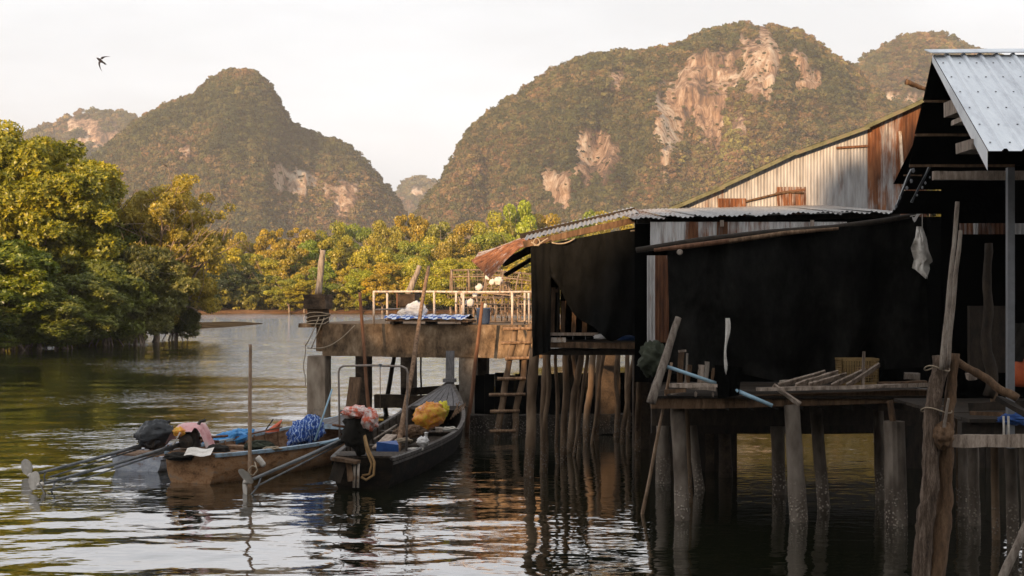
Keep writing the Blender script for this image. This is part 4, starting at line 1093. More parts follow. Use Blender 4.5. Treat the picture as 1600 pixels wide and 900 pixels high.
# ---------------------------------------------------------------- small shed on thin stakes
random.seed(21)
shed = empty('stilt_shed', on(920, 25.5, 0), 0, 'small shed on thin crooked stakes, beside the pier', 'hut')
for (x0,y0,x1,y1,r,mt) in ((835,545,826,745,8.5,'pile_wood'),(852,548,850,735,6.5,'pile_wood'),(858,550,847,738,4,'pile_wood'),(884,552,881,718,5.5,'pile_wood'),(908,548,888,706,5.5,'pile_wood'),(928,545,915,690,5.5,'pile_wood'),(937,548,931,688,4.5,'pile_wood'),(966,545,963,684,4.5,'pile_wood'),(980,545,981,680,4,'pile_wood'),(868,550,872,724,3,'pile_wood'),(897,548,906,700,3.5,'pile_wood'),(944,548,925,694,3.2,'pile_wood'),(990,548,972,690,4,'pile_wood'),(1000,548,996,705,5,'pile_wood'),(918,550,898,712,3,'pile_wood')):
    pile(x0,y0,x1,y1,r,mt,shed,'stake',top=.9,wob=.05,n=9,jit=.09)
for (x0,x1,y,m_) in ((953,953,676,'concrete_black'),(1004,1004,700,'concrete_black')):
    pile(x0,548,x1,y,15,m_,shed,'column',square=True)
MB().beam(P(735,664,32.2), P(1012,662,32.2), .3, .46, jit=.03, seg=14).build('sill_beam', pile_mat('crusted_sill', [(.012,.009,.007),(.03,.023,.017),(.07,.055,.042)], (.2,.17,.14)), shed)
MB().beam(P(836,539,24.6), P(1012,540,24.4), .14, .10, jit=.01, seg=6).build('floor_beam', M['wood_brown'], shed)
MB().beam(P(836,549,24.75), P(1012,550,24.6), .12, .12, jit=.01, seg=6).build('floor_beam', M['wood_dark'], shed)
for k in range(14):
    MB().beam(Vector((.42,24.7+k*.33,2.31)), Vector((2.5,24.65+k*.33,2.31)), .3, .04, jit=.006).build('floor_board', M['wood_dark'], shed)
MB().beam(P(860,522,24.75), P(935,522,24.7), .07, .05).build('low_rail', M['wood_grey'], shed)
MB().beam(P(861,531,24.5), P(884,531,24.5), .05, .08, jit=.004).build('short_board', M['white_paint'], shed)
for (px, w, m_) in ((864,6,'wood_brown'),(880,6.5,'wood_brown'),(897,6,'wood_brown'),(913.5,7,'wood_brown'),(872,3,'wood_dark')):
    MB().beam(P(px-1,522,24.8), P(px+1,449 if px<875 else 470,24.8), w*24.8/F, .03, up=(0,1,0), jit=.006, seg=4).build('wall_slat', M[m_], shed)
MB().beam(P(864,455,24.7), P(872,454,24.7), .08, .06).build('slat_cap', M['wood_brown'], shed)
# back and side walls of boards, black to stand in for inside shade
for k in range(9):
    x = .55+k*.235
    MB().beam((x,26.6,2.33), (x,26.6,4.1), .225, .03, up=(0,1,0)).build('wall_board', M['black_and_shade'], shed)
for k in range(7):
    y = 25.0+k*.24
    MB().beam((.5,y,2.33), (.5,y,4.0+.02*k), .23, .03, up=(1,0,0)).build('wall_board', M['black_and_shade'], shed)
for (px, y0, Y) in ((838,384,24.75),(848,380,24.95),(1012,352,24.6)):
    MB().beam(P(px,545,Y), P(px,y0,Y), .11, .11, up=(0,1,0), jit=.006, seg=5).build('wall_post', M['wood_dark'], shed)
# roof of the shed: sheets side by side, sloping down to the left
rl, rh = P(818,382,24.35), P(995,343,24.2)
for k in range(6):
    t0, t1 = k/6, (k+1)/6+.02
    yy = 0
    a0, a1 = rl.lerp(rh, t0), rl.lerp(rh, t1)
    dz = Vector((0,0,.006*(k%2)))
    sheet(a0+Vector((0,0,.07+.03*t0))+dz, a1+Vector((0,0,.07+.03*t1))+dz, Vector((.12,2.6,.26)), .076, .013, 3).build('roof_sheet', M['corr'], shed, color=(.30+.12*math.sin(k*2.1),.6,.8,1))
MB().beam(rl+Vector((0,.06,0)), rh+Vector((.1,.06,.02)), .09, .10, jit=.006, seg=4).build('eave_pole', M['wood_brown'], shed)
MB().beam(rl+Vector((-.05,1.5,.2)), rh+Vector((.1,1.5,.25)), .09, .09).build('eave_pole', M['wood_dark'], shed)
# rusty flap of the roof end curling down over the pier
def flap(up, lo, Yu, Yl, c, lane):
    """a sheet bent down and twisted: up / lo are its two long edges"""
    rows_ = []
    n = 60
    for i in range(n+1):
        u = i/n; row = []
        for j in range(13):
            v = j/12
            pu_ = np.interp(v, [q/(len(up)-1) for q in range(len(up))], [q[0] for q in up]), np.interp(v, [q/(len(up)-1) for q in range(len(up))], [q[1] for q in up])
            pl_ = np.interp(v, [q/(len(lo)-1) for q in range(len(lo))], [q[0] for q in lo]), np.interp(v, [q/(len(lo)-1) for q in range(len(lo))], [q[1] for q in lo])
            a_, b_ = P(*pu_, Yu), P(*pl_, Yl)
            row.append(a_.lerp(b_, u) + Vector((-.3,-.5,.8))*.012*math.sin(u*n*2*math.pi/6) + Vector((0,0,.03*math.sin(v*5+lane)*v)))
        rows_.append(row)
    return MB().grid(rows_).build('curled_sheet', M['corr'], shed, True, color=c)
flap([(836,369),(805,377),(772,390),(736,404)], [(834,380),(812,389),(790,407),(765,433)], 25.7, 24.5, (.66,.95,1.25,1), 0)
flap([(840,367),(812,372),(780,384),(748,396)], [(838,372),(808,379),(776,392),(740,408)], 26.6, 25.75, (.52,.9,1.0,1), 2)
MB().beam(P(832,388,25.2), P(786,412,25.0), .13, .12, jit=.006, seg=3).build('rafter_end', M['wood_dark'], shed)
MB().beam(P(830,405,25.4), P(789,430,25.2), .09, .07, jit=.006, seg=3).build('rafter_end', M['wood_dark'], shed)
tie = MB()
tie.tube([P(830+6*t+9*math.sin(t*2.2), 378+6*math.sin(t*3.3), 24.2) for t in [i*.25 for i in range(14)]], .012, 5)
tie.tube([P(862+36*t, 379+5*math.sin(t*2)-11*t*t, 24.15) for t in [i/10 for i in range(11)]], .012, 5)
tie.build('tie_rope', M['rope'], smooth=True, label='loose pale rope looped at the corner of the shed roof', cat='rope')
tie = MB()
tie.tube([P(985+34*t, 361-2*t-8*t*t, 23.9) for t in [i/10 for i in range(11)]], .013, 5)
tie.tube([P(1019+5*math.cos(a), 350+5*math.sin(a)*1.2, 23.9) for a in [i*.6 for i in range(12)]], .012, 5)
tie.build('tie_rope', M['rope'], smooth=True, label='pale rope end knotted under the eave beside the rusty strip', cat='rope')

def cloth(corners, nu, nv, amp, fr, seed, sagv=0.0, hang=None, mat='net'):
    """hanging sheet between four corners (top-left, top-right, bottom-right, bottom-left) with folds"""
    tl, tr, br, bl = [Vector(c) for c in corners]
    pts = []
    for j in range(nv+1):
        v = j/nv; row = []
        for i in range(nu+1):
            u = i/nu
            p = tl.lerp(tr, u).lerp(bl.lerp(br, u), v)
            f = amp*(.25+.75*v)*(math.sin(u*fr + 1.7*fbm(u*3+seed, v*1.2, seed, 2)*3) + .7*fbm(u*9+seed, v*2.5, seed, 3))
            p = p + Vector((0, -f, 0))
            if hang: p = p + hang(u, v)
            row.append(p)
        pts.append(row)
    return MB().grid(pts)

# black boards added behind the stakes to keep the under-space dark
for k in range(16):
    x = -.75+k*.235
    MB().beam((x,32.9,-.5), (x,32.9,1.30+.03*(k%3)), .23, .05, up=(0,1,0), jit=.004).build('backing_board', M['black_and_shade'], shed)
# net on the shed: big sheet with a lifted corner, and the narrow drop at the corner
cloth([P(829,386,24.25), P(862,378,24.2), P(860,548,24.2), P(832,558,24.25)], 14, 24, .05, 16, 1.0).build('shade_net', M['net'], smooth=True, label='narrow black net hanging at the pier corner of the shed', cat='net')
def lift(u, v):
    s = max(0, 1-u*1.5); return Vector((0, 0, (v**1.5)*1.1*s**1.7 + .05*math.sin(u*17)*v*v))
cloth([P(858,380,24.22), P(1012,352,24.1), P(1008,528,24.1), P(858,530,24.22)], 44, 36, .09, 13, 4.0, hang=lift).build('shade_net', M['net'], smooth=True, label='black net with its lower corner lifted, across the shed front', cat='net')
MB().blob(P(940,527,24.5), (.12,.1,.055), .3, 2, seed=7, flat_bottom=-.03).build('plastic_bag', M['white_plastic'], smooth=True, label='small white bag on the shed floor edge', cat='bag')
MB().blob(P(985,529,24.6), (.2,.12,.06), .3, 2, seed=9, flat_bottom=-.03).build('plastic_bag', M['blue_plastic'], smooth=True, label='dark blue bundle on the shed floor edge', cat='bag')

# ---------------------------------------------------------------- the large stilt house
random.seed(31)
house = empty('stilt_house', on(1230, 22, 0), 0, 'large stilt house with a rusty corrugated gable above black netting', 'house')
for (x0,y0,x1,y1,r,mt,nm) in ((1036,628,1036,755,12,'pile','pile'),(1058,615,1066,812,12.5,'pile','pile'),(1076,628,1093,765,8.5,'pile','pile'),(1072,628,1078,785,5,'pile_wood','stake'),(1213,632,1218,772,12,'pile','pile'),(1237,632,1248,815,14.5,'pile','pile'),(1274,635,1287,793,10.5,'pile','pile'),(1372,635,1377,780,9.5,'pile','pile'),(1131,640,1134,745,11,'concrete_black','pile'),(1108,640,1108,735,12,'concrete_black','pile')):
    pile(x0,y0,x1,y1,r,mt,house,nm,top=.85)
Yp = water_Y(820); pa, pb = P(1402,820,Yp), P(1397,658,Yp)
fl = MB(); pts = []
for i in range(9):
    t = i/8; c = pa.lerp(pb, t) - Vector((0,0,.6))*(1-t)
    pts.append([c + Vector(((.155-.02*t)*(1+.05*(k%2))*math.cos(2*math.pi*k/28), (.155-.02*t)*(1+.05*(k%2))*math.sin(2*math.pi*k/28), 0)) for k in range(29)])
fl.grid(pts); fl.poly(pts[-1][:-1]); fl.build('pile', M['pile'], house)
pile(1390,626,1396,664,5,'wood_brown',house,'stake',Y=Yp)
MB().beam(P(1017,630,19.95), P(1132,629,19.95), .16, .145, jit=.006, seg=4).build('floor_beam', M['wood_brown'], house)
MB().beam(P(1132,628,19.98), P(1446,618,19.98), .16, .17, jit=.006, seg=8).build('floor_beam', M['wood_brown'], house)
for (y, z0, z1) in ((22.6,1.1,1.62),(24.6,.78,1.55),(27.0,1.0,1.6)):
    MB().beam((.098*y,y,(z0+z1)/2), (8.5,y,(z0+z1)/2), .2, z1-z0, jit=.01, seg=6).build('cross_beam', M['wood_dark'], house)
for k in range(12):
    x = 2.75+k*.35
    MB().beam((x,20.05,1.60), (x,27.6,1.60), .08, .12).build('joist', M['wood_dark'], house)
for k in range(24):
    y = 20.0+k*.32
    MB().beam((.0985*y,y,1.745), (6.0+(.05*(k%3)),y,1.745), .30, .04, jit=.004).build('floor_board', M['wood_dark'], house)
# floor carried back to darken the reflection below, dark boards added round the under-space
for k in range(5):
    MB().beam((.1*(28.6+k*2.1),28.6+k*2.1,1.7), (9.4,28.6+k*2.1,1.7), 2.08, .12).build('floor_slab', M['wood_dark'], house)
for k in range(8):
    x = 2.6+k*.19
    MB().beam((x,25.6,-.5), (x,25.6,1.5), .235, .04, up=(0,1,0), jit=.004).build('backing_board', M['wood_dark'], house)
for k in range(14):
    x = 6.85+k*.24
    MB().beam((x,26.0,-.5), (x,26.0,1.5), .235, .04, up=(0,1,0), jit=.004).build('backing_board', M['wood_dark'], house)
# front ledge boards lying proud
for (x0,y0,x1,y1,Y,m_) in ((1182,608,1372,604,19.75,'wood_grey'),(1290,606,1448,601,19.7,'wood_grey'),(1372,600,1447,597,19.9,'wood_brown')):
    MB().beam(P(x0,y0,Y), P(x1,y1,Y), .13, .045, jit=.006, seg=5).build('ledge_board', M[m_], house)
# inner walls, black to paint the dark of the unlit interior
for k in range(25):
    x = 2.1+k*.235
    MB().beam((x,22.9+.02*(k%2),1.77), (x,22.9+.02*(k%2),4.43), .25, .015, up=(0,1,0)).build('wall_board', M['black_and_shade'], house)
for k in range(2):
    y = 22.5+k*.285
    MB().beam((2.22,y,1.77), (2.22,y,4.0+.03*k), .27, .03, up=(1,0,0)).build('wall_board', M['black_and_shade'], house)
# tall gable wall of corrugated sheets at the back
GY = 27.0
gx = [1040,1085,1130,1172,1213,1260,1307,1356,1409,1446]
def gtop(px): return np.interp(px, [1040,1130,1245,1355,1446], [331,292,238,199,155])
gr = [(.30,.66,1),(.42,.7,1.1),(.30,.68,1),(.24,.74,1),(.34,.74,1.1),(.20,.84,1),(.27,.74,1),(.57,.8,1.0),(.68,.5,.62)]  # last sheet: rust, and a darker tone painting the shade of its turned face
for k in range(9):
    a0, b0 = P(gx[k]-.4,345,GY-.006*(k%2)), P(gx[k+1]+1.5,345,GY-.006*(k%2))
    u0 = P(gx[k],gtop(gx[k]),GY)-a0; u1 = P(gx[k+1],gtop(gx[k+1]),GY)-b0
    u0.x = 0; u1.x = 0; u0.y = 0; u1.y = 0
    sheet(a0, b0, [u0, u1], .06, .0045, 2).build('wall_sheet', M['corr'], house, color=(*gr[k],1))
for (xa,xb,ya,yb,c) in ((1214,1259,326,292,(.60,.8,.9)),(1122,1166,330,310,(.62,.8,.9))):
    a0, b0 = P(xa,ya+12,GY-.03), P(xb,ya+12,GY-.03); sheet(a0, b0, Vector((0,0,(ya+12-yb)*GY/F)), .06, .007, 2).build('patch_sheet', M['corr'], house, color=(*c,1))
for (xa,xb,ya,yb) in ((1307,1356,231,228),(1212,1258,302,296)):
    MB().beam(P(xa,ya,GY-.03), P(xb,yb,GY-.03), .03, .04).build('batten', M['wood_red'], house)
MB().tube([P(1165,315,GY-.04), P(1210,304,GY-.06), P(1232,300,GY-.05), P(1256,302,GY-.04)], .022, 6).build('batten', M['wood_brown'], house, True)
MB().beam(P(1412,300,GY-.05), P(1406,205,GY-.05), .05, .05, up=(0,1,0)).build('corner_trim', M['white_paint'], house)
for k, (xa, xb) in enumerate(((1036,1132),(1128,1248),(1242,1358),(1352,1450))):
    a0, b0 = P(xa,gtop(xa)-3-(k%2)*1.5,GY-.14), P(xb,gtop(xb)-3-(k%2)*1.5,GY-.14)
    back = Vector((0,7.5,-.9))
    ms = MB().grid([[a0+back*t, b0+back*t] for t in (0,.5,1)]); ms.grid([[a0-Vector((0,0,.012))+back*t, b0-Vector((0,0,.012))+back*t] for t in (0,.5,1)]); ms.build('roof_sheet', M['green_trim'], house)
    MB().beam(a0-Vector((0,.02,.045)), b0-Vector((0,.02,.045)), .03, .07, jit=.004, seg=3).build('barge_board', M['green_trim'], house)
rough_post([P(1446,139,26.5), P(1416,128,26.2)], .04, .05, 7, 4, .03).build('roof_stick', M['wood_brown'], house, True)
# lean-to roof below the gable
for k in range(9):
    xa, xb = 992+k*46, 992+(k+1)*46+2
    ya = np.interp(xa, [992,1060,1400], [343,338,331]); yb = np.interp(xb, [992,1060,1400], [343,338,331])
    a0, b0 = P(xa,ya,22.0), P(min(xb,1405),yb,22.0)
    w = .03*math.sin(k*1.9)
    rust, br = ((.45,.55,.5),(.40,.7,.7),(.16,1.0,.9))[min(k,2)][:2], 1
    sheet(a0+Vector((0,w*.5,.005*(k%2))), b0+Vector((0,w*.5,.005*(k%2))), Vector((0,4.9,.40)), .076, .011, 4, bend=lambda s,t,k=k: Vector((0,0,.02*math.sin(s*5+k)*(1-t)))).build('roof_sheet', M['corr'], house, color=(rust[0] if k < 2 else .05, rust[1] if k < 2 else .58, .7, 1))
MB().beam(P(995,346,22.3), P(1405,335,22.3), .10, .08, jit=.008, seg=6).build('eave_beam', M['wood_dark'], house)
for px in (1128,1269,1385): MB().beam(P(px,344,22.0), P(px,354,22.0), .05, .05, up=(0,1,0)).build('rafter_end', M['wood_grey'], house)
# strip of rusty sheets under the lean-to
sx = [1016,1070,1090,1120,1136,1180,1250,1322]
sr = [(.36,1.15,1),(.68,.7,.7),(.5,1.0,.9),(.75,.4,.5),(.48,1.0,1),(.38,1.1,1),(.40,1.1,1)]
for k in range(7):
    a0, b0 = P(sx[k],390,22.06-.006*(k%2)), P(sx[k+1]+1,390,22.06-.006*(k%2))
    sheet(a0, b0, Vector((0,0,.43)), .05, .007, 2).build('wall_sheet', M['corr'], house, color=(*sr[k],1))
for (xa,xb,c) in ((1011,1023,(.30,1.0,.9)),(1023,1040,(.75,.5,.6)),(1040,1056,(.62,.7,.8))):
    sheet(P(xa,535,21.6), P(xb+1,535,21.6), Vector((0,0,1.32)), .05, .008, 2).build('wall_sheet', M['corr'], house, color=(*c,1))
# sagging eave poles that carry the main net
MB().tube([P(994,391,20.0), P(1100,375,20.0), P(1200,364,20.0), P(1300,356,20.0), P(1380,345,19.95), P(1436,335,19.9)], [.04,.05,.05,.045,.04,.03], 8).build('eave_pole', M['wood_dark'], house, True)
MB().tube([P(1022,391,19.9), P(1070,385,19.9), P(1140,376,19.9)], [.026,.038,.036], 8, .1).build('eave_pole', M['wood_red'], house, True)
MB().tube([P(1138,377,19.9), P(1230,364,19.9), P(1310,357,19.9)], [.036,.034,.02], 8, .1).build('eave_pole', M['bark'], house, True)
MB().lathe(P(1062,394,19.85), [(.0,0),(.042,0),(.042,.03),(.03,.034),(.0,.034)], 14, axis=(0,-1,0)).build('pole_end', M['bark_grey'], house, True)
def mainhang(u, v):
    return Vector((0, -.10*math.sin(math.pi*min(1,v*1.1))*math.sin(math.pi*u), .07*math.sin(u*9)*v + (.55*max(0,(u-.55)/.45)**1.3 if v > .5 else 0)*(v-.5)*.8))
cloth([P(1042,386,20.05), P(1440,340,19.95), P(1450,600,20.75), P(1046,585,20.6)], 90, 56, .17, 20, 9.0, hang=mainhang).build('shade_net', M['net_main'], smooth=True, label='wide black net sagging across the front of the large house', cat='net')
cloth([P(1116,570,19.72), P(1160,574,19.72), P(1154,618,19.66), P(1122,622,19.66)], 20, 10, .03, 9, 2.0).build('shade_net', M['black_and_shade'], smooth=True, label='loose black net end hanging over the blue pipe', cat='net')

# things on and around the ledge
def plank(xa, ya, xb, yb, Y, w, label, mat='wood_grey', Yb=None, t=.03, group=None):
    return MB().beam(P(xa,ya,Y), P(xb,yb,Yb or Y), .03, w, up=(0,-.5,.8), jit=.006, seg=4).build('loose_plank', M[mat], label=label, cat='plank', group=group or 'loose planks on the ledge')
plank(1216,603,1289,582,19.85,.085,'loose plank lying lowest, farthest from the crate','wood_grey',20.0)
plank(1243,603,1309,582,19.8,.085,'second loose plank on the ledge, counting toward the crate','wood_grey',20.0)
plank(1264,602,1322,586,19.75,.085,'third loose plank on the ledge, counting toward the crate','wood_grey',20.0)
plank(1299,603,1352,578,19.72,.075,'loose plank leaning on the crate, left of the post','wood_grey',19.85)
plank(1323,603,1374,570,19.7,.075,'loose plank leaning highest against the crate','wood_grey',19.85)
plank(1208,602,1250,632,19.72,.06,'short grey plank slanting down over the floor beam','wood_grey',19.68)
plank(1218,597,1252,594,19.9,.04,'thin pale stick lying behind the loose planks','bark_grey',19.95)
crate = empty('plastic_crate', P(1345,602,20.15), 0, 'straw-coloured plastic crate behind the loose planks on the ledge', 'crate')
def crate_side(o, ux, uz, w, h, nm='side'):
    m_ = MB(); n1, n2 = int(w/.035), int(h/.035)
    for i in range(n1+1): m_.beam(o+ux*(w*i/n1), o+ux*(w*i/n1)+uz*h, .008, .008, up=(0,1,.01))
    for j in range(n2+1): m_.beam(o+uz*(h*j/n2), o+uz*(h*j/n2)+ux*w, .008, .008, up=(0,1,.01))
    m_.beam(o+uz*h, o+uz*h+ux*w, .02, .03); m_.beam(o, o+ux*w, .02, .03)
    return m_.build(nm, M['crate'], crate)
c0 = P(1316,602,20.0); ex, ey, ez = Vector((1,.05,0)), Vector((-.05,1,0)), Vector((0,0,1))
crate_side(c0, ex, ez, .52, .36); crate_side(c0+ey*.34, ex, ez, .52, .36); crate_side(c0, ey, ez, .34, .36); crate_side(c0+ex*.52, ey, ez, .34, .36)
MB().box(c0+ex*.26+ey*.17+ez*.02, (.5,.33,.02)).build('bottom', M['crate'], crate)
MB().blob(P(1352,585,20.3), (.16,.12,.12), .3, 2, seed=3).build('cloth_bundle', M['wood_brown'], smooth=True, label='brown bundle filling the straw-coloured crate', cat='bundle')
MB().beam(P(1348,604,19.78), P(1350,549,19.78), .035, .035, up=(0,1,0), jit=.004, seg=3).build('stake', M['wood_grey'], label='short upright stake in front of the crate', cat='stake')
MB().box(P(1425,588,20.1), (.20,.12,.09), jit=.012).build('wooden_block', M['bark_grey'], label='pale wooden block on the ledge near the log posts', cat='block')
pole('thick_pole', 1060, 496, 1017, 630, 19.6, 19.85, r=.066, rt=.045, mat='bark_grey', label='thick grey pole leaning at the corner of the large house', wob=.015, sub=0, n=10)
pole('bamboo_pole', 1049, 567, 1005, 800, 20.6, 19.75, r=.028, rt=.02, mat='bamboo', label='thin bamboo stick standing in the water at the house corner', wob=.03)
MB().tube([P(1040,572,19.75), P(1122,600,19.72)], .026, 10).build('plastic_pipe', M['pvc'], None, True, label='pale blue pipe poking out behind the corner pole', cat='pipe')
MB().tube([P(1148,609,19.7), P(1207,634,19.62)], .029, 10).build('plastic_pipe', M['pvc'], None, True, label='pale blue pipe jutting over the floor beam below the net', cat='pipe')
strip = MB(); rows_ = []
for j in range(13):
    t = j/12; wv = .034*(1-.45*t)*(1+.3*math.sin(t*9)); cx = 1137-4*t+1.5*math.sin(t*8)
    c = P(cx, 497+88*t, 19.72); rows_.append([c+Vector((-wv*(.9 if t<.95 else .2),.01*math.sin(t*7),0)), c+Vector((0,-.03,0)), c+Vector((wv*(.9 if t<.95 else .2),.01,0))])
strip.grid(rows_).build('plastic_strip', M['white_cloth'], smooth=True, label='ragged white strip hanging on the wide black net', cat='strip')
# little shelf of scraps at the corner
shelf = empty('scrap_shelf', P(1085,612,19.8), 0, 'small rickety shelf of offcuts at the house corner', 'shelf')
for (xa,ya,xb,yb,w,m_) in ((1046,602,1120,602,.10,'wood_grey'),(1073,604,1118,607,.10,'wood_grey'),(1038,612,1072,609,.05,'wood_brown')):
    MB().beam(P(xa,ya,19.78), P(xb,yb,19.74), .2, .05, jit=.006, seg=3).build('board', M[m_], shelf)
for (px,ya,yb,w,m_) in ((1063,547,602,.075,'wood_brown'),(1072,552,602,.03,'bark_grey'),(1075,570,602,.06,'wood_brown'),(1103,565,602,.06,'bark_grey'),(1094,570,602,.08,'wood_grey'),(1113,575,602,.04,'wood_brown')):
    MB().beam(P(px-1,yb,19.85), P(px+2,ya,19.85), w, .03, up=(0,1,0), jit=.01, seg=3).build('upright', M[m_], shelf)
MB().beam(P(1060,549,19.85), P(1072,548,19.85), .05, .03).build('upright_cap', M['wood_grey'], shelf)
for (px,py,s) in ((1087,616,.03),(1114,616,.025)):
    MB().blob(P(px,py,19.7), (s*.6,s*.4,s*1.1), .6, 3, seed=px).build('rag', M['wood_grey'], shelf, True)
MB().blob(P(1022,562,20.6), (.20,.2,.24), .35, 2.5, seed=1.5).build('tarp_bundle', M['green_tarp'], smooth=True, label='dark green tarpaulin bundle beside the thick leaning pole', cat='tarpaulin')
# white cloth hanging from a line at the end of the eave pole
MB().tube([P(1422,338,19.7), P(1441,334,19.7), P(1441,356,19.65)], .006, 5).build('clothes_line', M['rope_white'], smooth=True, label='thin line hanging from the tip of the eave pole', cat='line')
lt, lx = [0,.2,.41,.56,.65,.78,.85,.9,1], [1432,1430,1423,1426,1428,1426,1425,1432,1446]
rt_, rx = [0,.24,.46,.60,.67,.72,.83,1], [1441,1448,1451,1456,1457.5,1452,1453,1449]
rows_ = []
for j in range(41):
    t = j/40; xl, xr = np.interp(t, lt, lx), np.interp(t, rt_, rx)
    rows_.append([P(xl+(xr-xl)*i/22, 354+79*t + 3*math.sin(i*.5+t*5)*t, 19.6 - .05*math.sin(math.pi*i/22) - .10*fbm(i*.09+3, t*2.2, 2, 2) - .05*abs(fbm(i*.16, t*4.5, 6, 2))) for i in range(23)])
MB().grid(rows_).build('hanging_cloth', M['white_cloth'], smooth=True, label='crumpled white cloth hanging from the end of the eave pole', cat='cloth')
rows_ = [[P(1424+14*i/6, 336+4*math.sin(i)+9*j*math.sin(i/6*3.1)/3, 19.65) for i in range(7)] for j in range(4)]
MB().grid(rows_).build('plastic_scrap', M['white_plastic'], smooth=True, label='small white scrap tied to the tip of the eave pole', cat='scrap')

# ---------------------------------------------------------------- right-hand shed with the new zinc roof
random.seed(41)
zs = empty('waterside_shed', on(1530, 16.5, 0), 0, 'black-boarded shed with a bright zinc roof at the right edge', 'hut')
# zinc sheets: trapezoid ribs, running from eave to ridge
e0, r0_ = P(1545,236,14.0), P(1458,86,17.0)
e1x = e0.x + 3.0
slope = r0_-e0; slope.x = .34
for k in range(3):
    x0 = k*.98; pts = []
    prof = []
    for i in range(5):
        b_ = x0 + i*.196
        prof += [(b_,0),(b_+.125,0),(b_+.145,.026),(b_+.175,.026)]
    prof.append((x0+.98,0))
    nrm = Vector((0,-slope.z,slope.y)).normalized()
    for j in range(4):
        t = j/3
        pts.append([e0 + slope*t + Vector((q,-.02*(q if k==0 else 0),0)) + nrm*(hh+.004*(k%2)) for q, hh in prof])
    o = MB().grid(pts).build('roof_sheet', M['silver'], zs)
    for j in range(6):
        for i in range(5):
            c = e0 + slope*(.07+j*.165) + Vector((x0+i*.196+.06, 0, 0)) + nrm*.006
            MB().lathe(c, [(.0,0),(.011,0),(.011,.006),(.0,.008)], 6, axis=nrm).build('screw', M['shaft'], o)
rc = MB().beam(r0_+Vector((-.06,.0,.045)), r0_+Vector((3.0,.05,.075)), .30, .012, up=(0,-.3,1)); rc.build('ridge_cap', M['silver'], zs)
MB().grid([[e0+slope*t+Vector((-.012,0,.005)) for t in (0,.5,1)], [e0+slope*t+Vector((-.012,0,-.085-.11*(1-t))) for t in (0,.5,1)]]).build('barge_flashing', M['silver'], zs)
# back slope of the roof
bs = Vector((.0,2.6,-1.2))
MB().grid([[r0_+bs*t+Vector((q,.3,-.12)) for q in (.3,1,2,3)] for t in (0,1)]).build('roof_sheet', M['black_and_shade'], zs)
# black boards of the gable, one above the other, and the battens between them
by = [(88,1458,157,1443),(160,1442,209,1430),(212,1430,258,1421),(261,1420,296,1409),(298,1409,334,1394)]
for k, (ya,xa,yb,xb) in enumerate(by):
    Yk = 17.15-.02*k
    a0, b0, c0_, d0 = P(xa,ya,Yk), P(1690,ya,Yk), P(1690,yb,Yk), P(xb,yb,Yk)
    m_ = MB(); m_.poly([d0,c0_,b0,a0]); m_.poly([q+Vector((0,.03,0)) for q in (a0,b0,c0_,d0)])
    m_.quad(a0, a0+Vector((0,.03,0)), d0+Vector((0,.03,0)), d0); m_.quad(d0, d0+Vector((0,.03,0)), c0_+Vector((0,.03,0)), c0_)
    m_.build('wall_board', M['black_and_shade'], zs)
for (xa,xb,y,hh,m_) in ((1444,1496,158.5,3.5,'wood_grey'),(1431,1530,211,3.5,'wood_grey'),(1421,1585,259,4,'wood_grey'),(1412,1440,274,2,'wood_grey')):
    MB().beam(P(xa,y,17.0), P(xb,y,17.0), .03, hh*17/F, jit=.003, seg=4).build('batten', M['wood_brown'], zs)
for (xa,xb,ya,yb,Y) in ((1485,1512,156,180,16.1),(1497,1518,184,192,15.6),(1505,1542,221,237,14.9)):
    MB().box(P((xa+xb)/2,(ya+yb)/2,Y), ((xb-xa)*Y/F,.5,(yb-ya)*Y/F), jit=.004).build('purlin_end', M['wood_grey'], zs)
MB().beam(P(1458,274.5,16.3), P(1680,274.5,16.3), .08, .10, jit=.004, seg=6).build('tie_beam', M['wood_grey'], zs)
MB().beam(P(1578.5,700,15.6), P(1578.5,262,15.6), .075, .075, up=(0,1,0)).build('steel_post', M['steel'], zs)
# torn black awning edge with pale flecks
for (xa,ya,xb,yb) in ((1424,264,1398,328),(1452,262,1424,316)):
    MB().beam(P(xa,ya,16.7), P(xb,yb,16.7), .05, .02, jit=.006, seg=5).build('awning_edge', M['black_plastic'], zs)
for (px,py,l) in ((1427,266,.06),(1424,283,.05),(1417,294,.05),(1406,309,.05),(1400,322,.05),(1453,277,.03),(1446,286,.04),(1441,293,.045),(1433,305,.03)):
    MB().blob(P(px,py,16.62), (l*.3,.008,l*.45), .5, 3, seed=px*.1, nu=8, nv=5).build('foil_fleck', M['steel'], zs)
# inside: back wall black and cupboard darkened as interior shade, light strips
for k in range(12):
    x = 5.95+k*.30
    MB().beam((x,19.2+.02*(k%2),1.55), (x,19.2+.02*(k%2),4.6), .31, .015, up=(0,1,0)).build('wall_board', M['black_and_shade'], zs)
for (xa,xb,c) in ((1499,1521,(.6,.6,.8)),(1521,1528,(.15,1.1,1)),(1528,1572,(.7,.35,.5)),(1584,1625,(.3,.8,.8))):
    sheet(P(xa,366,18.9), P(xb,366,18.9), Vector((0,0,.145)), .06, .01, 1).build('light_strip_sheet', M['corr'], zs, color=(*c,1))
MB().box(P(1543,530,18.8), (.5,.1,.88)).build('door_panel', M['wood_dark'], zs)
rough_post([P(1543,620,18.2), P(1545,380,18.2)], .075, .05, 8, 8, .06, .1).build('inner_post', M['wood_dark'], zs, True)
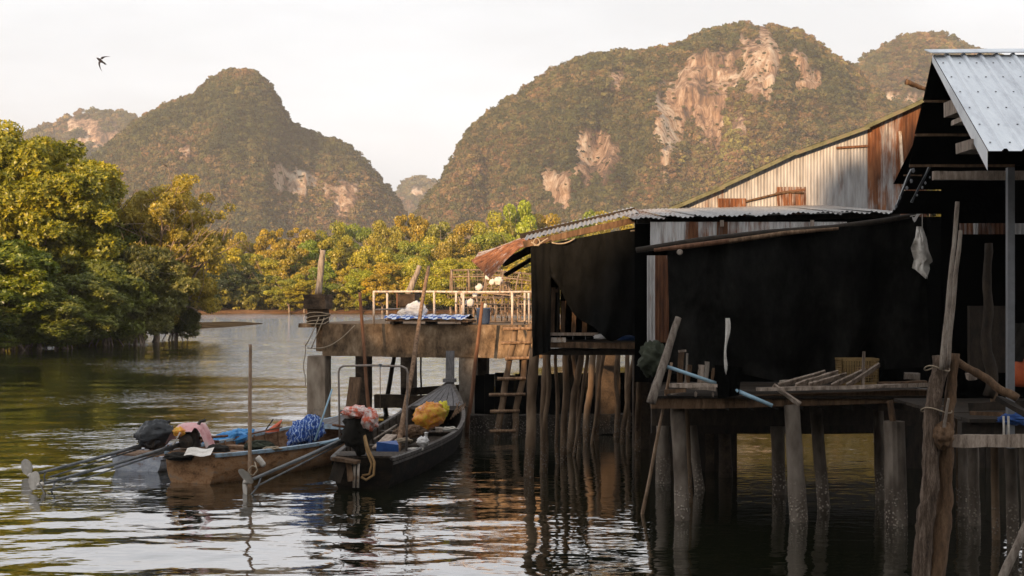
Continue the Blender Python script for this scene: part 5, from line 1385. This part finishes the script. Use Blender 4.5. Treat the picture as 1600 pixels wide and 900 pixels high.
# floor, beams, posts in the water
MB().beam((5.1,16.2,1.66), (8.4,16.2,1.66), .16, .14, jit=.006, seg=4).build('floor_beam', M['wood_dark'], zs)
MB().beam((5.6,18.9,1.66), (8.4,18.9,1.66), .16, .14).build('floor_beam', M['wood_dark'], zs)
for k in range(11):
    MB().beam((5.15,16.15+k*.29,1.76), (8.4,16.15+k*.29,1.76), .27, .04, jit=.004).build('floor_board', M['wood_dark'], zs)
for (x0,y0,x1,y1,r,mt) in ((1519,588,1523,820,9,'pile'),(1504,630,1506,806,9,'pile'),(1553,600,1556,843,6.5,'pile_wood'),(1578,640,1583,850,10,'pile'),(1498,620,1500,790,6,'pile_wood'),(1600,640,1606,870,9,'pile')):
    pile(x0,y0,x1,y1,r,mt,zs,'pile',top=.9,wob=.02)
MB().beam(P(1486,689,15.2), P(1640,688,15.0), .05, .135, jit=.006, seg=6).build('lower_rail', M['wood_grey'], zs)
MB().beam(P(1516,648,16.6), P(1620,650,16.2), .06, .07, jit=.006, seg=5).build('lower_rail', M['wood_brown'], zs)
MB().beam(P(1514,636,16.9), P(1615,632,16.5), .06, .10, jit=.006, seg=5).build('lower_rail', M['wood_dark'], zs)
MB().box(P(1518,588,16.3), (.10,.10,.08), jit=.01).build('post_cap', M['wood_grey'], zs)
rough_post([P(1490,562,15.4), P(1590,622,15.0)], .04, .045, 8, 8, .03, .1).build('diagonal_brace', M['wood_brown'], zs, True)
MB().beam(P(1560,622,15.2), P(1640,668,14.8), .12, .05, jit=.006, seg=4).build('diagonal_brace', M['wood_dark'], zs)
# things in that shed
dr = empty('orange_drum', P(1604,602,16.2), 0, 'orange drum cut off by the right edge of the picture', 'drum')
MB().lathe(P(1604,604,16.2), [(.12,0),(.17,.04),(.19,.15),(.185,.3),(.15,.40),(.06,.43)], 18).build('body', M['orange'], dr, True)
MB().lathe(P(1604,604,16.2)+Vector((0,0,.42)), [(.06,0),(.075,.01),(.075,.05),(.05,.06)], 14).build('lid', M['black_plastic'], dr, True)
rows_ = [[P(1582+40*i/8, 505+60*j/10, 16.05-.03*math.sin(i*1.7+j)) for i in range(9)] for j in range(11)]
MB().grid(rows_).build('black_cloth', M['black_cloth'], smooth=True, label='black cloth hanging above the orange drum', cat='cloth')
MB().blob(P(1585,655,15.6), (.16,.1,.06), .4, 3, seed=8).build('plastic_bag', M['blue_plastic'], smooth=True, label='bluish plastic scrap beneath the right-hand shed', cat='bag')
for i, (px, py) in enumerate(((1568,668),(1575.5,668))):
    MB().tube([P(px,650,15.1), P(px+.5,670,15.1), P(px,690,15.12)], .012, 5).build('loose_string', M['rope_white'], smooth=True, label=('left' if i == 0 else 'right')+' one of two pale cords hanging above the lower rail', cat='cord')
# the two big log posts in front and the poles lashed to them
log_Y = 15.2
def log(x0,y0,x1,y1,Y,r0,r1,label,mat='wood_brown',seed=1):
    random.seed(seed); a0, b0 = P(x1,y1,Y), P(x0,y0,Y)
    a0 = a0 + (a0-b0)*.2
    mb = rough_post([a0, b0], r0, r1, 14, 16, .035, .16)
    return mb.build('log_post', M[mat], None, True, label=label, cat='post', group='log posts at the right')
log(1470,556,1437,910,15.2,.105,.075,'tall front log post standing in the water near the right edge','wood_log',5)
log(1491,552,1462,910,15.25,.115,.05,'darker split log lashed behind the tall front log post','wood_brown',9)
MB().blob(P(1474,681,15.1), (.105,.1,.14), .25, 2.5, seed=2.2).build('lashed_stump', M['wood_brown'], smooth=True, label='short log stump lashed between the two log posts', cat='stump')
lash = MB()
for (cx,cy,w) in ((1464,575,.13),(1463,640,.16)):
    c = P(cx,cy,15.2); lash.tube([c+Vector((w*math.cos(a_), w*.9*math.sin(a_), .03*math.sin(a_*2))) for a_ in [2*math.pi*i/20 for i in range(21)]], .008, 5, cap=False)
lash.build('lashing', M['rope'], smooth=True, label='thin cord lashed round the front log post', cat='rope')
pole('pale_pole', 1496, 315, 1474, 556, 15.05, r=.029, rt=.022, mat='bark_grey', label='taller of two pale poles standing on the log posts', wob=.02, sub=.15, n=9)
pole('pale_pole', 1501, 360, 1482, 552, 15.15, r=.026, rt=.022, mat='bark_grey', label='shorter pale pole standing behind the taller one on the log posts', wob=.02, sub=.15, n=9)
pole('slanting_pole', 1612, 805, 1560, 915, 14.2, r=.05, mat='bark_grey', label='slanting pole rising from the water in the bottom right corner', wob=.01, sub=.3)
pole('splinter_board', 1482, 622, 1474, 676, 15.05, r=.022, rt=.012, mat='bark_grey', label='pale splintered stick on the darker log', cat='stick', wob=.01, sub=0)

# ---------------------------------------------------------------- boats
def boat(name, loc, rz, L_, hb, sheer, label, hull_m, in_m, gun_m, stern_b=.55, draft=.22, bow_deck=.16, stern_deck=.10, ribs=9, prow_h=.6, prow_w=.2, deck_m='deck_grey', freeb=None, bow_b=.06, prow_m=None, thwarts=(.35,.6), full=.62, prow_rake=.25, stripe=None):
    """long narrow boat: x runs from stern (0) to bow (L_); sheer(s) = height of the gunwale"""
    e = empty(name, loc, rz, label, 'boat', 'moored wooden boats')
    def half(s):
        if s < full: 
            t = s/full; return hb*(stern_b + (1-stern_b)*math.sin(t*math.pi/2)**.9)
        t = (s-full)/(1-full); return max(.035, hb*((1-t**2.1)*(1-bow_b)+bow_b*(1-t)))
    def keel(s): return -draft*(1 - max(0,(s-.7)/.3)**2*1.9) if s > .7 else -draft*(.55+.45*math.sin(min(1,s/.3)*math.pi/2))
    NS, NQ = 30, 8
    def sec(s, inset=0.0, lift=0.0):
        b_, zs_, zk = half(s)-inset, sheer(s), keel(s)+lift
        zk = min(zk, zs_-.08)
        row = []
        for q in range(-NQ, NQ+1):
            t = abs(q)/NQ; y = b_*math.sin(t*math.pi/2)**.62 if t > 0 else 0
            z = zk + (zs_-zk)*(t**2.3)
            row.append(Vector((s*L_ + .0, math.copysign(y, q), z)))
        return row
    outer = [sec(i/NS) for i in range(NS+1)]; inner = [sec(i/NS, .035, .07) for i in range(NS+1)]
    m_ = MB(); m_.grid(outer); m_.poly(list(reversed(outer[0]))); 
    hull = m_.build('hull', M[hull_m], e, True, world=False)
    MB().grid([list(reversed(r)) for r in inner]).build('inner_planking', M[in_m], e, True, world=False)
    for sd in (-1, 1):
        g = MB(); pts = []
        for i in range(NS+1):
            s = i/NS; y = half(s)*sd; z = sheer(s); x = s*L_
            pts.append([Vector((x, y+sd*.03, z-.045)), Vector((x, y+sd*.035, z+.012)), Vector((x, y-sd*.045, z+.016)), Vector((x, y-sd*.045, z-.03)), Vector((x, y+sd*.03, z-.045))])
        g.grid(pts); g.poly(pts[0][:-1]); g.poly(pts[-1][:-1]); g.build('gunwale', M[gun_m], e, world=False)
        if stripe:
            g = MB(); g.grid([[Vector((i/NS*L_, sd*(half(i/NS)+.012), sheer(i/NS)-.062)), Vector((i/NS*L_, sd*(half(i/NS)+.016), sheer(i/NS)-.10)), Vector((i/NS*L_, sd*(half(i/NS)*.985+.004), sheer(i/NS)-.115))] for i in range(NS+1)]); g.build('rubbing_strake', M[stripe], e, world=False)
    for k in range(ribs):
        s = stern_deck+.05 + (1-bow_deck-stern_deck-.10)*k/(ribs-1)
        row = sec(s, .05, .085); MB().tube([row[q] for q in range(0, 2*NQ+1)], .022, 5).build('rib', M[in_m], e, world=False)
    for s in thwarts:
        y = half(s)*.93; z = sheer(s)-.10
        MB().box((s*L_, 0, z), (.22, 2*y, .03), jit=.003).build('thwart', M[in_m], e, world=False)
    # floor boards
    for k in (-1, 0, 1):
        MB().beam((.12*L_, k*hb*.28, -.02), (.80*L_, k*hb*.22, .02), hb*.25, .02).build('floor_board', M[in_m], e, world=False)
    # bow deck of planks meeting at the stem
    n_p = 6
    for k in range(n_p):
        f0, f1 = -1+2*k/n_p, -1+2*(k+1)/n_p-.03
        pts = []
        for j in range(7):
            s = 1-bow_deck + bow_deck*.97*j/6
            h_ = half(s)-.04
            pts.append([Vector((s*L_, f*h_, sheer(s)+.012+.03*(1-f*f)*h_/hb)) for f in (f0, (f0+f1)/2, f1)])
        MB().grid(pts).build('bow_plank', M[deck_m], e, world=False)
    s = 1-bow_deck; MB().box((s*L_, 0, sheer(s)-.02), (.06, 2*half(s)*.95, .09), jit=.003).build('deck_beam', M[gun_m], e, world=False)
    for k in range(3):
        x = .03*L_ + k*stern_deck*L_/3; s = x/L_
        MB().box((x+.02, 0, sheer(s)+.0), (stern_deck*L_/3-.01, 2*half(s)*.98, .03), jit=.003).build('stern_plank', M[in_m], e, world=False)
    if prow_h:
        z0 = sheer(1.0); xb = L_
        pr = MB(); 
        pr.beam((xb-.14,0,z0-.12), (xb-.14+prow_rake*prow_h,0,z0+prow_h), prow_w, .07, up=(1,0,0), jit=.004, seg=4)
        pr.build('prow', M[prow_m or deck_m], e, world=False)
        MB().box((xb-.16,0,z0+.03), (.22,prow_w*1.5,.08), jit=.006).build('prow_collar', M[deck_m], e, world=False)
    return e, half

def place(a, b): # heading of the line from stern a to bow b
    d = Vector(b)-Vector(a); return math.atan2(d.y, d.x), d.length

# dark boat
sA, bA = Vector((-2.45,23.3,0)), Vector((-1.45,33.6,0)); rzA, LA = place(sA, bA)
def shA(s): return .50 - .10*s*(1-s)*1.6 + .62*max(0,(s-.45)/.55)**2.0
boatA, halfA = boat('longtail_boat', sA, rzA, LA, .86, shA, 'long tarred dark boat with a grey planked bow, nearest the ladder', 'hull_black', 'boat_in_dark', 'gun_dark', .58, .25, .22, .07, 13, .72, .20, 'deck_grey', prow_rake=.1, full=.5, thwarts=(.30,.55), stripe='gun_dark')
# orange boat
sB, bB = Vector((-5.42,23.95,0)), Vector((-3.22,29.0,0)); rzB, LB = place(sB, bB)
def shB(s): return .50 - .14*s*(1-s) + .26*max(0,(s-.5)/.5)**2
boatB, halfB = boat('longtail_boat', sB, rzB, LB, .96, shB, 'worn orange boat with pale blue gunwales, in the middle', 'hull_orange', 'boat_in', 'gun_blue', .52, .2, .18, .12, 11, .72, .25, 'deck_grey', prow_m='wood_brown', prow_rake=.28, full=.55, thwarts=(.42,))
# grey-blue boat
sC, bC = Vector((-6.75,25.55,0)), Vector((-4.95,30.0,0)); rzC, LC = place(sC, bC)
def shC(s): return .27 + .03*s + .10*max(0,(s-.5)/.5)**2
boatC, halfC = boat('longtail_boat', sC, rzC, LC, .62, shC, 'low flaking blue-grey boat lying farthest left', 'hull_blue', 'boat_in', 'hull_blue', .85, .18, .16, .14, 8, 0, .2, 'hull_blue', full=.5, thwarts=(.5,))

def motor(name, eng, tail, label, cover=None, tiller=None, scale=1.0, prop_rz=0.0, r=.03, block=True):
    """longtail motor: engine on its swivel at the stern, long shaft to the propeller"""
    e = empty(name, Vector((eng.x, eng.y, eng.z-.3)), 0, label, 'boat motor', 'longtail motors')
    d = (tail-eng).normalized()
    if block:
        b_ = MB(); b_.box(eng+Vector((0,0,.02)), (.30*scale,.34*scale,.26*scale), jit=.02); b_.box(eng+Vector((.02,.02,.20*scale)), (.22*scale,.24*scale,.14*scale), jit=.02); b_.lathe(eng+Vector((-.02,-.18*scale,.03)), [(.0,0),(.10*scale,0),(.12*scale,.02),(.12*scale,.05),(.04,.07)], 14, axis=(0,-1,0))
        b_.tube([eng+Vector((.1,0,.2)), eng+Vector((.16,.05,.34)), eng+Vector((.24,.1,.36))], .03, 7)
        b_.build('engine_block', M['engine'], e)
    MB().tube([eng+Vector((0,0,-.28)), eng+Vector((0,0,-.10))], .05, 8).build('swivel', M['engine'], e, True)
    MB().tube([eng+d*.1, eng.lerp(tail,.5)+Vector((0,0,-.01)), tail], [r*1.25, r, r*.85], 8).build('drive_shaft', M['shaft'], e, True)
    MB().tube([eng.lerp(tail,.12)+Vector((0,0,-.05)), tail+Vector((.1,.02,-.10))], [.016,.014], 6).build('stay', M['shaft'], e, True)
    # propeller: two curved blades, and the skeg below
    side = d.cross(Vector((0,0,1))).normalized(); up = side.cross(d)
    for k in (0, 1):
        ang = prop_rz + k*math.pi
        ax = side*math.cos(ang)+up*math.sin(ang); tw = d.cross(ax)
        rows_ = []
        for j in range(9):
            t = j/8; w = .165*math.sin(math.pi*(t*.82+.12))**.7*scale
            rows_.append([tail + d*(.02+.03*t) + ax*(.03+.27*t*scale) + (tw*.9+d*.30)*w*q for q in (-1,-.5,0,.5,1)])
        m_ = MB().grid(rows_); m_.grid([[p + d*.012 for p in reversed(rw)] for rw in rows_]); m_.build('propeller_blade', M['prop'], e, True)
    MB().lathe(tail-d*.05, [(.02,0),(.04,.02),(.04,.09),(.015,.13)], 10, axis=d).build('propeller_hub', M['prop'], e, True)
    MB().tube([tail-d*.25, tail-d*.18-Vector((0,0,.16)), tail-d*.02-Vector((0,0,.26)), tail+d*.12-Vector((0,0,.22))], [.014,.014,.014,.012], 6).build('skeg', M['shaft'], e, True)
    if tiller: MB().tube([eng+Vector((.05,0,.05)), tiller], [.026,.02], 7).build('tiller', M['wood_red'], e, True)
    return e

# motor of the grey-blue boat: black cover on the engine
engC = P(243,690,25.9); motor('longtail_motor', engC, P(50,742,24.6), 'longtail motor of the blue-grey boat, engine under black plastic', tiller=engC+Vector((.7,.3,.05)), prop_rz=1.1)
MB().blob(engC+Vector((0,-.05,.14)), (.33,.26,.23), .22, 2.2, seed=4.2, ridge=.15, rot=Matrix.Rotation(-.25,3,'Y')).build('engine_cover', M['black_plastic'], smooth=True, label='black plastic cover tied over the motor of the blue-grey boat', cat='cover')
# motor of the orange boat
engB = P(297,690,24.5); motor('longtail_motor', engB, P(64,757,22.8), 'longtail motor of the orange boat, under the pink cloth', tiller=engB+Vector((.55,.5,.05)), prop_rz=.4)
rows_ = []
for j in range(15):
    v = j/14; row = []
    for i in range(17):
        u = -1+2*i/16
        x = u*.36; drop = .36*max(0, abs(u)-.45)**1.5*2.6*(1.1 if u > 0 else .75) 
        y = -.30+.6*v; zz = .30 - drop - (.30*max(0,.35-v) if abs(u) < .35 else .1*max(0,.3-v)) + .03*fbm(u*4, v*4, 3, 3)
        row.append(engB+Vector((x+.02*math.sin(v*8), y, zz)))
    rows_.append(row)
MB().grid(rows_).build('cloth_cover', M['pink'], smooth=True, label='faded pink cloth draped over the motor of the orange boat', cat='cloth')
MB().blob(engB+Vector((-.12,-.3,.20)), (.10,.08,.08), .3, 2, seed=6).build('yellow_rag', M['yellow_bag'], smooth=True, label='small yellow rag under the pink cloth', cat='rag')
MB().beam(engB+Vector((-.20,-.36,-.02)), engB+Vector((-.08,-.36,.20)), .10, .02, up=(1,0,0), jit=.01, seg=3).build('metal_plate', M['prop'], label='jagged pale plate leaning on the motor of the orange boat', cat='plate')
# motor of the dark boat
engA = P(561,676,23.7); motor('longtail_motor', engA, P(387,752,22.6), 'longtail motor of the dark boat, shaft pointing at the bamboo pole', tiller=P(520,664,23.2), prop_rz=2.3, scale=1.0)
MB().blob(P(560,672,23.45), (.24,.20,.33), .42, 1.6, seed=12.2, ridge=.1).build('cloth_cover', M['black_cloth'], smooth=True, label='black cloth wrapped over the motor of the dark boat', cat='cloth')
MB().blob(P(556,644,23.3), (.22,.17,.10), .28, 2.0, seed=3.3, ridge=.1).build('plastic_bag', M['red_bag'], smooth=True, label='crumpled white bag with red print, left on the black cloth', cat='bag')
MB().blob(P(578,655,23.25), (.14,.12,.17), .28, 2.0, seed=8.3, ridge=.1).build('plastic_bag', M['red_bag'], smooth=True, label='red and white bag hanging at the right of the black cloth', cat='bag')
hs = MB(); hs.tube([P(570,680,23.2), P(575,700,23.15), P(585,722,23.1), P(584,742,23.1), P(572,750,23.1), P(564,745,23.1)], .022, 8)
hs.tube([P(569,682,23.25), P(573,705,23.2), P(581,725,23.15), P(577,741,23.15), P(566,743,23.15)], .020, 8)
hs.build('coiled_hose', M['hose'], smooth=True, label='tan hose looping down from the motor of the dark boat', cat='hose')
for i, px in enumerate((553,559)):
    MB().tube([P(px+1,722,23.0), P(px,762,23.0)], .022, 8).build('white_rod', M['white_paint'], None, True, label='%s of the two white rods hanging at the stern of the dark boat' % ('left' if i == 0 else 'right'), cat='rod')
MB().beam(P(522,716,23.0), P(560,722,22.9), .22, .05, jit=.006, seg=3).build('stern_bracket', M['wood_brown'], label='worn wooden bracket across the stern of the dark boat', cat='bracket')
MB().beam(P(532,722,23.0), P(522,752,22.95), .2, .03, up=(0,-1,0), jit=.008, seg=3).build('rudder_board', M['wood_dark'], label='dark board hanging at the stern of the dark boat', cat='board')
MB().beam(P(544,722,22.98), P(548,752,22.95), .09, .05, up=(0,-1,0), jit=.008, seg=3).build('rudder_post', M['wood_brown'], label='short brown post under the stern bracket', cat='post')

# frame of pipe over the dark boat
hoop = empty('pipe_frame', G(583,698,.5), 0, 'bent metal pipe frame arching over the stern of the dark boat', 'frame')
za, zb = G(531,692,.52), G(635,704,.50)
tA = P(529,582,za.y); tB = P(637,582,zb.y)
MB().tube([za, P(530,640,za.y), tA, P(531,575,za.y), P(536,571.5,za.y)+Vector((.02,0,0)), P(585,571,(za.y+zb.y)/2), P(628,572.5,zb.y), P(635,576,zb.y), tB, P(636,640,zb.y), zb], .019, 8).build('bent_pipe', M['galv'], hoop, True)
MB().tube([P(594,570,24.6)+Vector((0,.0,0)), P(594,571.5,24.6), P(594,640,24.7)], .007, 5).build('hanging_wire', M['wire'], hoop, True)
MB().lathe(P(594,573,24.6), [(.0,0),(.03,0),(.03,.05),(.0,.05)], 8).build('clamp', M['shaft'], hoop)

# loads of the dark boat
def in_boat(root, rz, x, y, z):
    return Vector(root.location) + Vector((x*math.cos(rz)-y*math.sin(rz), x*math.sin(rz)+y*math.cos(rz), z))
yb = MB(); yb.blob(P(671,650,27.0), (.30,.24,.24), .22, 2.0, seed=5.5, ridge=.14, rot=Matrix.Rotation(-.5,3,'Y'))
yb.build('plastic_bag', M['yellow_bag'], smooth=True, label='bulging yellow and orange bag in the dark boat', cat='bag')
MB().blob(P(692,640,27.2), (.10,.1,.14), .4, 3, seed=15.5, ridge=.2).build('plastic_bag', mottled('bright_yellow_plastic', [(.75,.62,.03),(.85,.74,.08)], 6, rough=.4), smooth=True, label='bright yellow crumpled bag beside the orange one', cat='bag')
MB().box(P(606,698,24.6), (.34,.3,.14), jit=.03).build('plastic_box', M['blue_plastic'], label='blue box at the stern end of the dark boat', cat='box')
MB().blob(P(661,690,25.3), (.10,.09,.085), .3, 2.4, seed=2.5, ridge=.1).build('white_jug', M['white_plastic'], smooth=True, label='white jug lying low in the dark boat', cat='jug')
MB().lathe(P(666,683,25.4), [(.03,0),(.03,.07),(.045,.08),(.02,.09)], 10).build('jug_neck', M['white_plastic'], smooth=True, label='white bottle neck sticking up from the jug', cat='bottle')
MB().blob(P(648,702,24.9), (.14,.07,.03), .3, 3, seed=6.5).build('white_rag', M['white_cloth'], smooth=True, label='white rag on the near gunwale of the dark boat', cat='rag')
MB().box(P(686,671,26.2), (.13,.10,.07), jit=.01).build('wooden_block', M['bark_grey'], label='pale block inside the dark boat under the yellow bag', cat='block')
tw = MB()
for k in range(6): tw.tube([P(704+4*k, 655-3*k, 28.3), P(712+3*k, 640-2*k, 28.4), P(718+3*k-8*(k%2), 628+2*k, 28.5)], .010, 4)
tw.build('twig_bundle', M['bark'], label='bundle of twigs against the bow rail of the dark boat', cat='twigs')
MB().tube([P(620,664,25.9), P(585,686,25.0)], .018, 6).build('oar', M['bark_grey'], None, True, label='grey pole lying inside the dark boat by the frame', cat='pole')
MB().beam(P(590,700,24.7), P(612,680,25.2), .22, .03, jit=.006).build('loose_plank', M['wood_grey'], label='grey board lying across the stern of the dark boat', cat='plank')

# more gear in the boats
def coil(c, r, n, th, mat, label):
    m_ = MB()
    m_.tube([c + Vector((r*(1-.25*math.sin(a_*.37))*math.cos(a_), r*.8*(1-.2*math.cos(a_*.29))*math.sin(a_), th*a_/6.28*.9 + .012*math.sin(a_*2.3))) for a_ in [2*math.pi*i/14 for i in range(14*n)]], th, 5)
    return m_.build('rope_coil', M[mat], smooth=True, label=label, cat='rope')
coil(P(703,672,26.3), .12, 4, .014, 'rope_white', 'pale rope coil inside the dark boat near the bow')
coil(P(630,690,25.0), .13, 4, .015, 'rope', 'tan rope coil in the dark boat beside the leaning bamboo')
coil(P(425,703,24.9), .14, 4, .013, 'rope', 'tan rope coil lying in the orange boat')
def heap(c, s, mat, label, seed):
    m_ = MB(); m_.blob(c, s, .3, 2.4, seed=seed, ridge=.1, flat_bottom=-s[2]*.5); rng_ = random.Random(seed)
    for k in range(46):
        a_, b_ = rng_.uniform(0, 6.28), rng_.uniform(-.2, 1.3)
        p_ = [c + Vector((s[0]*1.06*math.cos(a_+t)*math.cos(b_+.3*math.sin(3*t)), s[1]*1.06*math.sin(a_+t)*math.cos(b_+.3*math.sin(3*t)), s[2]*1.1*math.sin(b_+.3*math.sin(3*t)))) for t in [q*.12 for q in range(9)]]
        m_.tube(p_, .007, 4)
    return m_.build('fishing_net', M[mat], smooth=True, label=label, cat='net')
heap(P(640,676,26.6), (.30,.34,.13), 'wood_brown', 'brown heap of fishing net in the middle of the dark boat', 3)
heap(P(405,698,25.6), (.26,.24,.10), 'green_tarp', 'dark green heap of fishing net in the orange boat', 5)
# loads of the orange boat
pl = MB(); pl.blob(P(478,676,26.4), (.34,.26,.24), .3, 2.4, seed=1.1, ridge=.25, rot=Matrix.Rotation(-.6,3,'Y'))
pl.build('blue_cloth', M['plaid'], smooth=True, label='blue plaid cloth heaped in the orange boat', cat='cloth')
MB().tube([P(492,689,26.0), P(519,608,26.2)], .017, 8).build('plastic_pipe', M['pvc'], None, True, label='pale blue pipe standing out of the heaped blue cloth', cat='pipe')
MB().tube([P(500,694,25.9), P(530,686,26.3)], .014, 8).build('oar', M['pvc'], None, True, label='pale stick lying beside the heaped blue cloth', cat='stick')
fl_ = MB().grid([[P(413+28*t+0, 675-20*t, 27.6), P(420+20*t, 676-16*t, 27.5), P(436+4*t, 674-19*t, 27.55)] for t in (0,.33,.66,1)])
fl_.build('red_flag', M['red_flag'], smooth=True, label='small red flag folded over the far side of the orange boat', cat='flag')
MB().tube([P(411,678,27.7), P(427,655,27.8)], .012, 6).build('flag_stick', M['wood_dark'], None, True, label='dark stick beside the red flag', cat='stick')
rows_ = [[P(287+42*i/8+6*j/6, 712-12*j/6-1.5*math.sin(i*.9), 23.5+.45*j/6) for i in range(9)] for j in range(7)]
MB().grid(rows_).build('white_sheet', M['white_cloth'], smooth=True, label='pale sheet laid on the stern of the orange boat', cat='sheet')
MB().blob(P(340,706,24.2), (.22,.2,.12), .25, 2.2, seed=4.4).build('black_bag', M['black_cloth'], smooth=True, label='black sack on the stern of the orange boat', cat='sack')
MB().blob(P(282,713,24.0), (.26,.2,.07), .25, 2.2, seed=7.4).build('black_bag', M['black_cloth'], smooth=True, label='flat dark sack over the stern corner of the orange boat', cat='sack')
MB().lathe(P(402,714,24.2), [(.0,0),(.045,.0),(.05,.04),(.05,.17),(.03,.20),(.0,.2)], 12, axis=(.5,-.1,-.6)).build('float_bottle', M['prop'], smooth=True, label='grey bottle float hanging on the orange boat by the bamboo pole', cat='bottle')
rl_ = MB(); rl_.tube([P(386+4*math.cos(a_)+2*a_, 736+8*math.sin(a_), 23.5) for a_ in [i*.5 for i in range(14)]], .012, 5); rl_.tube([P(398,722,23.9), P(402,735,23.6), P(396,743,23.5), P(388,741,23.5)], .011, 5)
rl_.build('tie_rope', M['rope'], smooth=True, label='tan rope tied low round the upright bamboo pole', cat='rope')
# loads of the blue-grey boat
bt = MB(); bt.blob(P(350,690,26.9), (.42,.26,.15), .35, 2.6, seed=9.1, ridge=.2, rot=Matrix.Rotation(-.25,3,'Y')); bt.build('blue_tarp', M['blue_tarp'], smooth=True, label='bright blue tarpaulin bundled in the blue-grey boat', cat='tarpaulin')
MB().blob(P(376,681,27.6), (.28,.2,.12), .35, 2.6, seed=2.1, ridge=.2).build('blue_tarp', M['blue_tarp'], smooth=True, label='smaller end of blue tarpaulin by the bamboo pole', cat='tarpaulin')
MB().tube([P(325,694,26.3), P(440,667,27.5)], .018, 7).build('oar', M['wood_red'], None, True, label='long reddish oar lying across the two left boats', cat='oar')
pd = MB(); pd.tube([P(262,702,25.2), P(300,688,25.6), P(342,690,25.8)], [.03,.028,.025], 7); pd.build('paddle', M['wood_red'], smooth=True, label='reddish wooden paddle lying over the stern of the blue-grey boat', cat='paddle')
# pontoon of shallow floating debris along the far side of the boats: loose leaf on the water
random.seed(8)
for i, (px, py) in enumerate(((166,767),(312,804))):
    c = G(px,py,.012); a_ = random.random()*6
    MB().poly([c+Vector((.11*math.cos(t+a_),.07*math.sin(t+a_),.004*math.sin(3*t))) for t in [k*.9 for k in range(7)]]).build('floating_leaf', M['wood_brown'], label=['dark leaf floating near the two propellers','brown leaf floating in front of the orange boat'][i], cat='leaf')

# ---------------------------------------------------------------- the swallow
bd = empty('bird', P(157,97,34), 0, 'dark swallow flying with bent wings in the pale sky', 'bird')
Yb = 34
def B(px, py, dy=0): return P(130+px/18, 70+py/18, Yb+dy)
body = MB(); pth = [(375,360),(420,395),(470,430),(520,470),(580,510),(650,560)]
body.tube([B(*q) for q in pth], [.006,.026,.036,.032,.016,.004], 8); body.build('body', M['bird'], bd, True)
for nm, pts in (('wing', [((430,470),(500,470)),((425,540),(470,540)),((450,620),(480,610)),((480,680),(495,675)),((525,745),(530,742))]), ('wing', [((480,400),(560,400)),((510,345),(565,380)),((580,325),(610,350)),((660,322),(680,338)),((760,330),(762,334))])):
    m_ = MB(); g = [[B(*a_, dy=-.05*i), B((a_[0]+b_[0])/2,(a_[1]+b_[1])/2, dy=-.05*i-.012), B(*b_, dy=-.05*i)] for i, (a_, b_) in enumerate(pts)]
    m_.grid(g); m_.grid([[q+Vector((0,.008,0)) for q in rw] for rw in g]); m_.build(nm, M['bird'], bd, True)
m_ = MB(); m_.poly([B(560,490), B(590,480), B(665,560), B(600,540)]); m_.poly([B(560,500), B(585,520), B(640,585), B(575,535)]); m_.build('tail', M['bird'], bd)

# ---------------------------------------------------------------- evening haze
hz = bpy.data.materials.new('evening_haze'); hz.use_nodes = True
hn = hz.node_tree.nodes; hn.clear()
ho = hn.new("ShaderNodeOutputMaterial"); hv_ = hn.new("ShaderNodeVolumePrincipled")
hv_.inputs["Color"].default_value = (.95,.93,.92,1); hv_.inputs["Density"].default_value = 0.00011; hv_.inputs["Anisotropy"].default_value = 0.0
hz.node_tree.links.new(hv_.outputs["Volume"], ho.inputs["Volume"])
hb = MB(); hb.box((0, 1700, 190), (7000, 3900, 390))
hb.build('haze', hz, label='thin pale evening haze over the river and hills', cat='haze', kind='stuff', origin=(0,1700,-5))
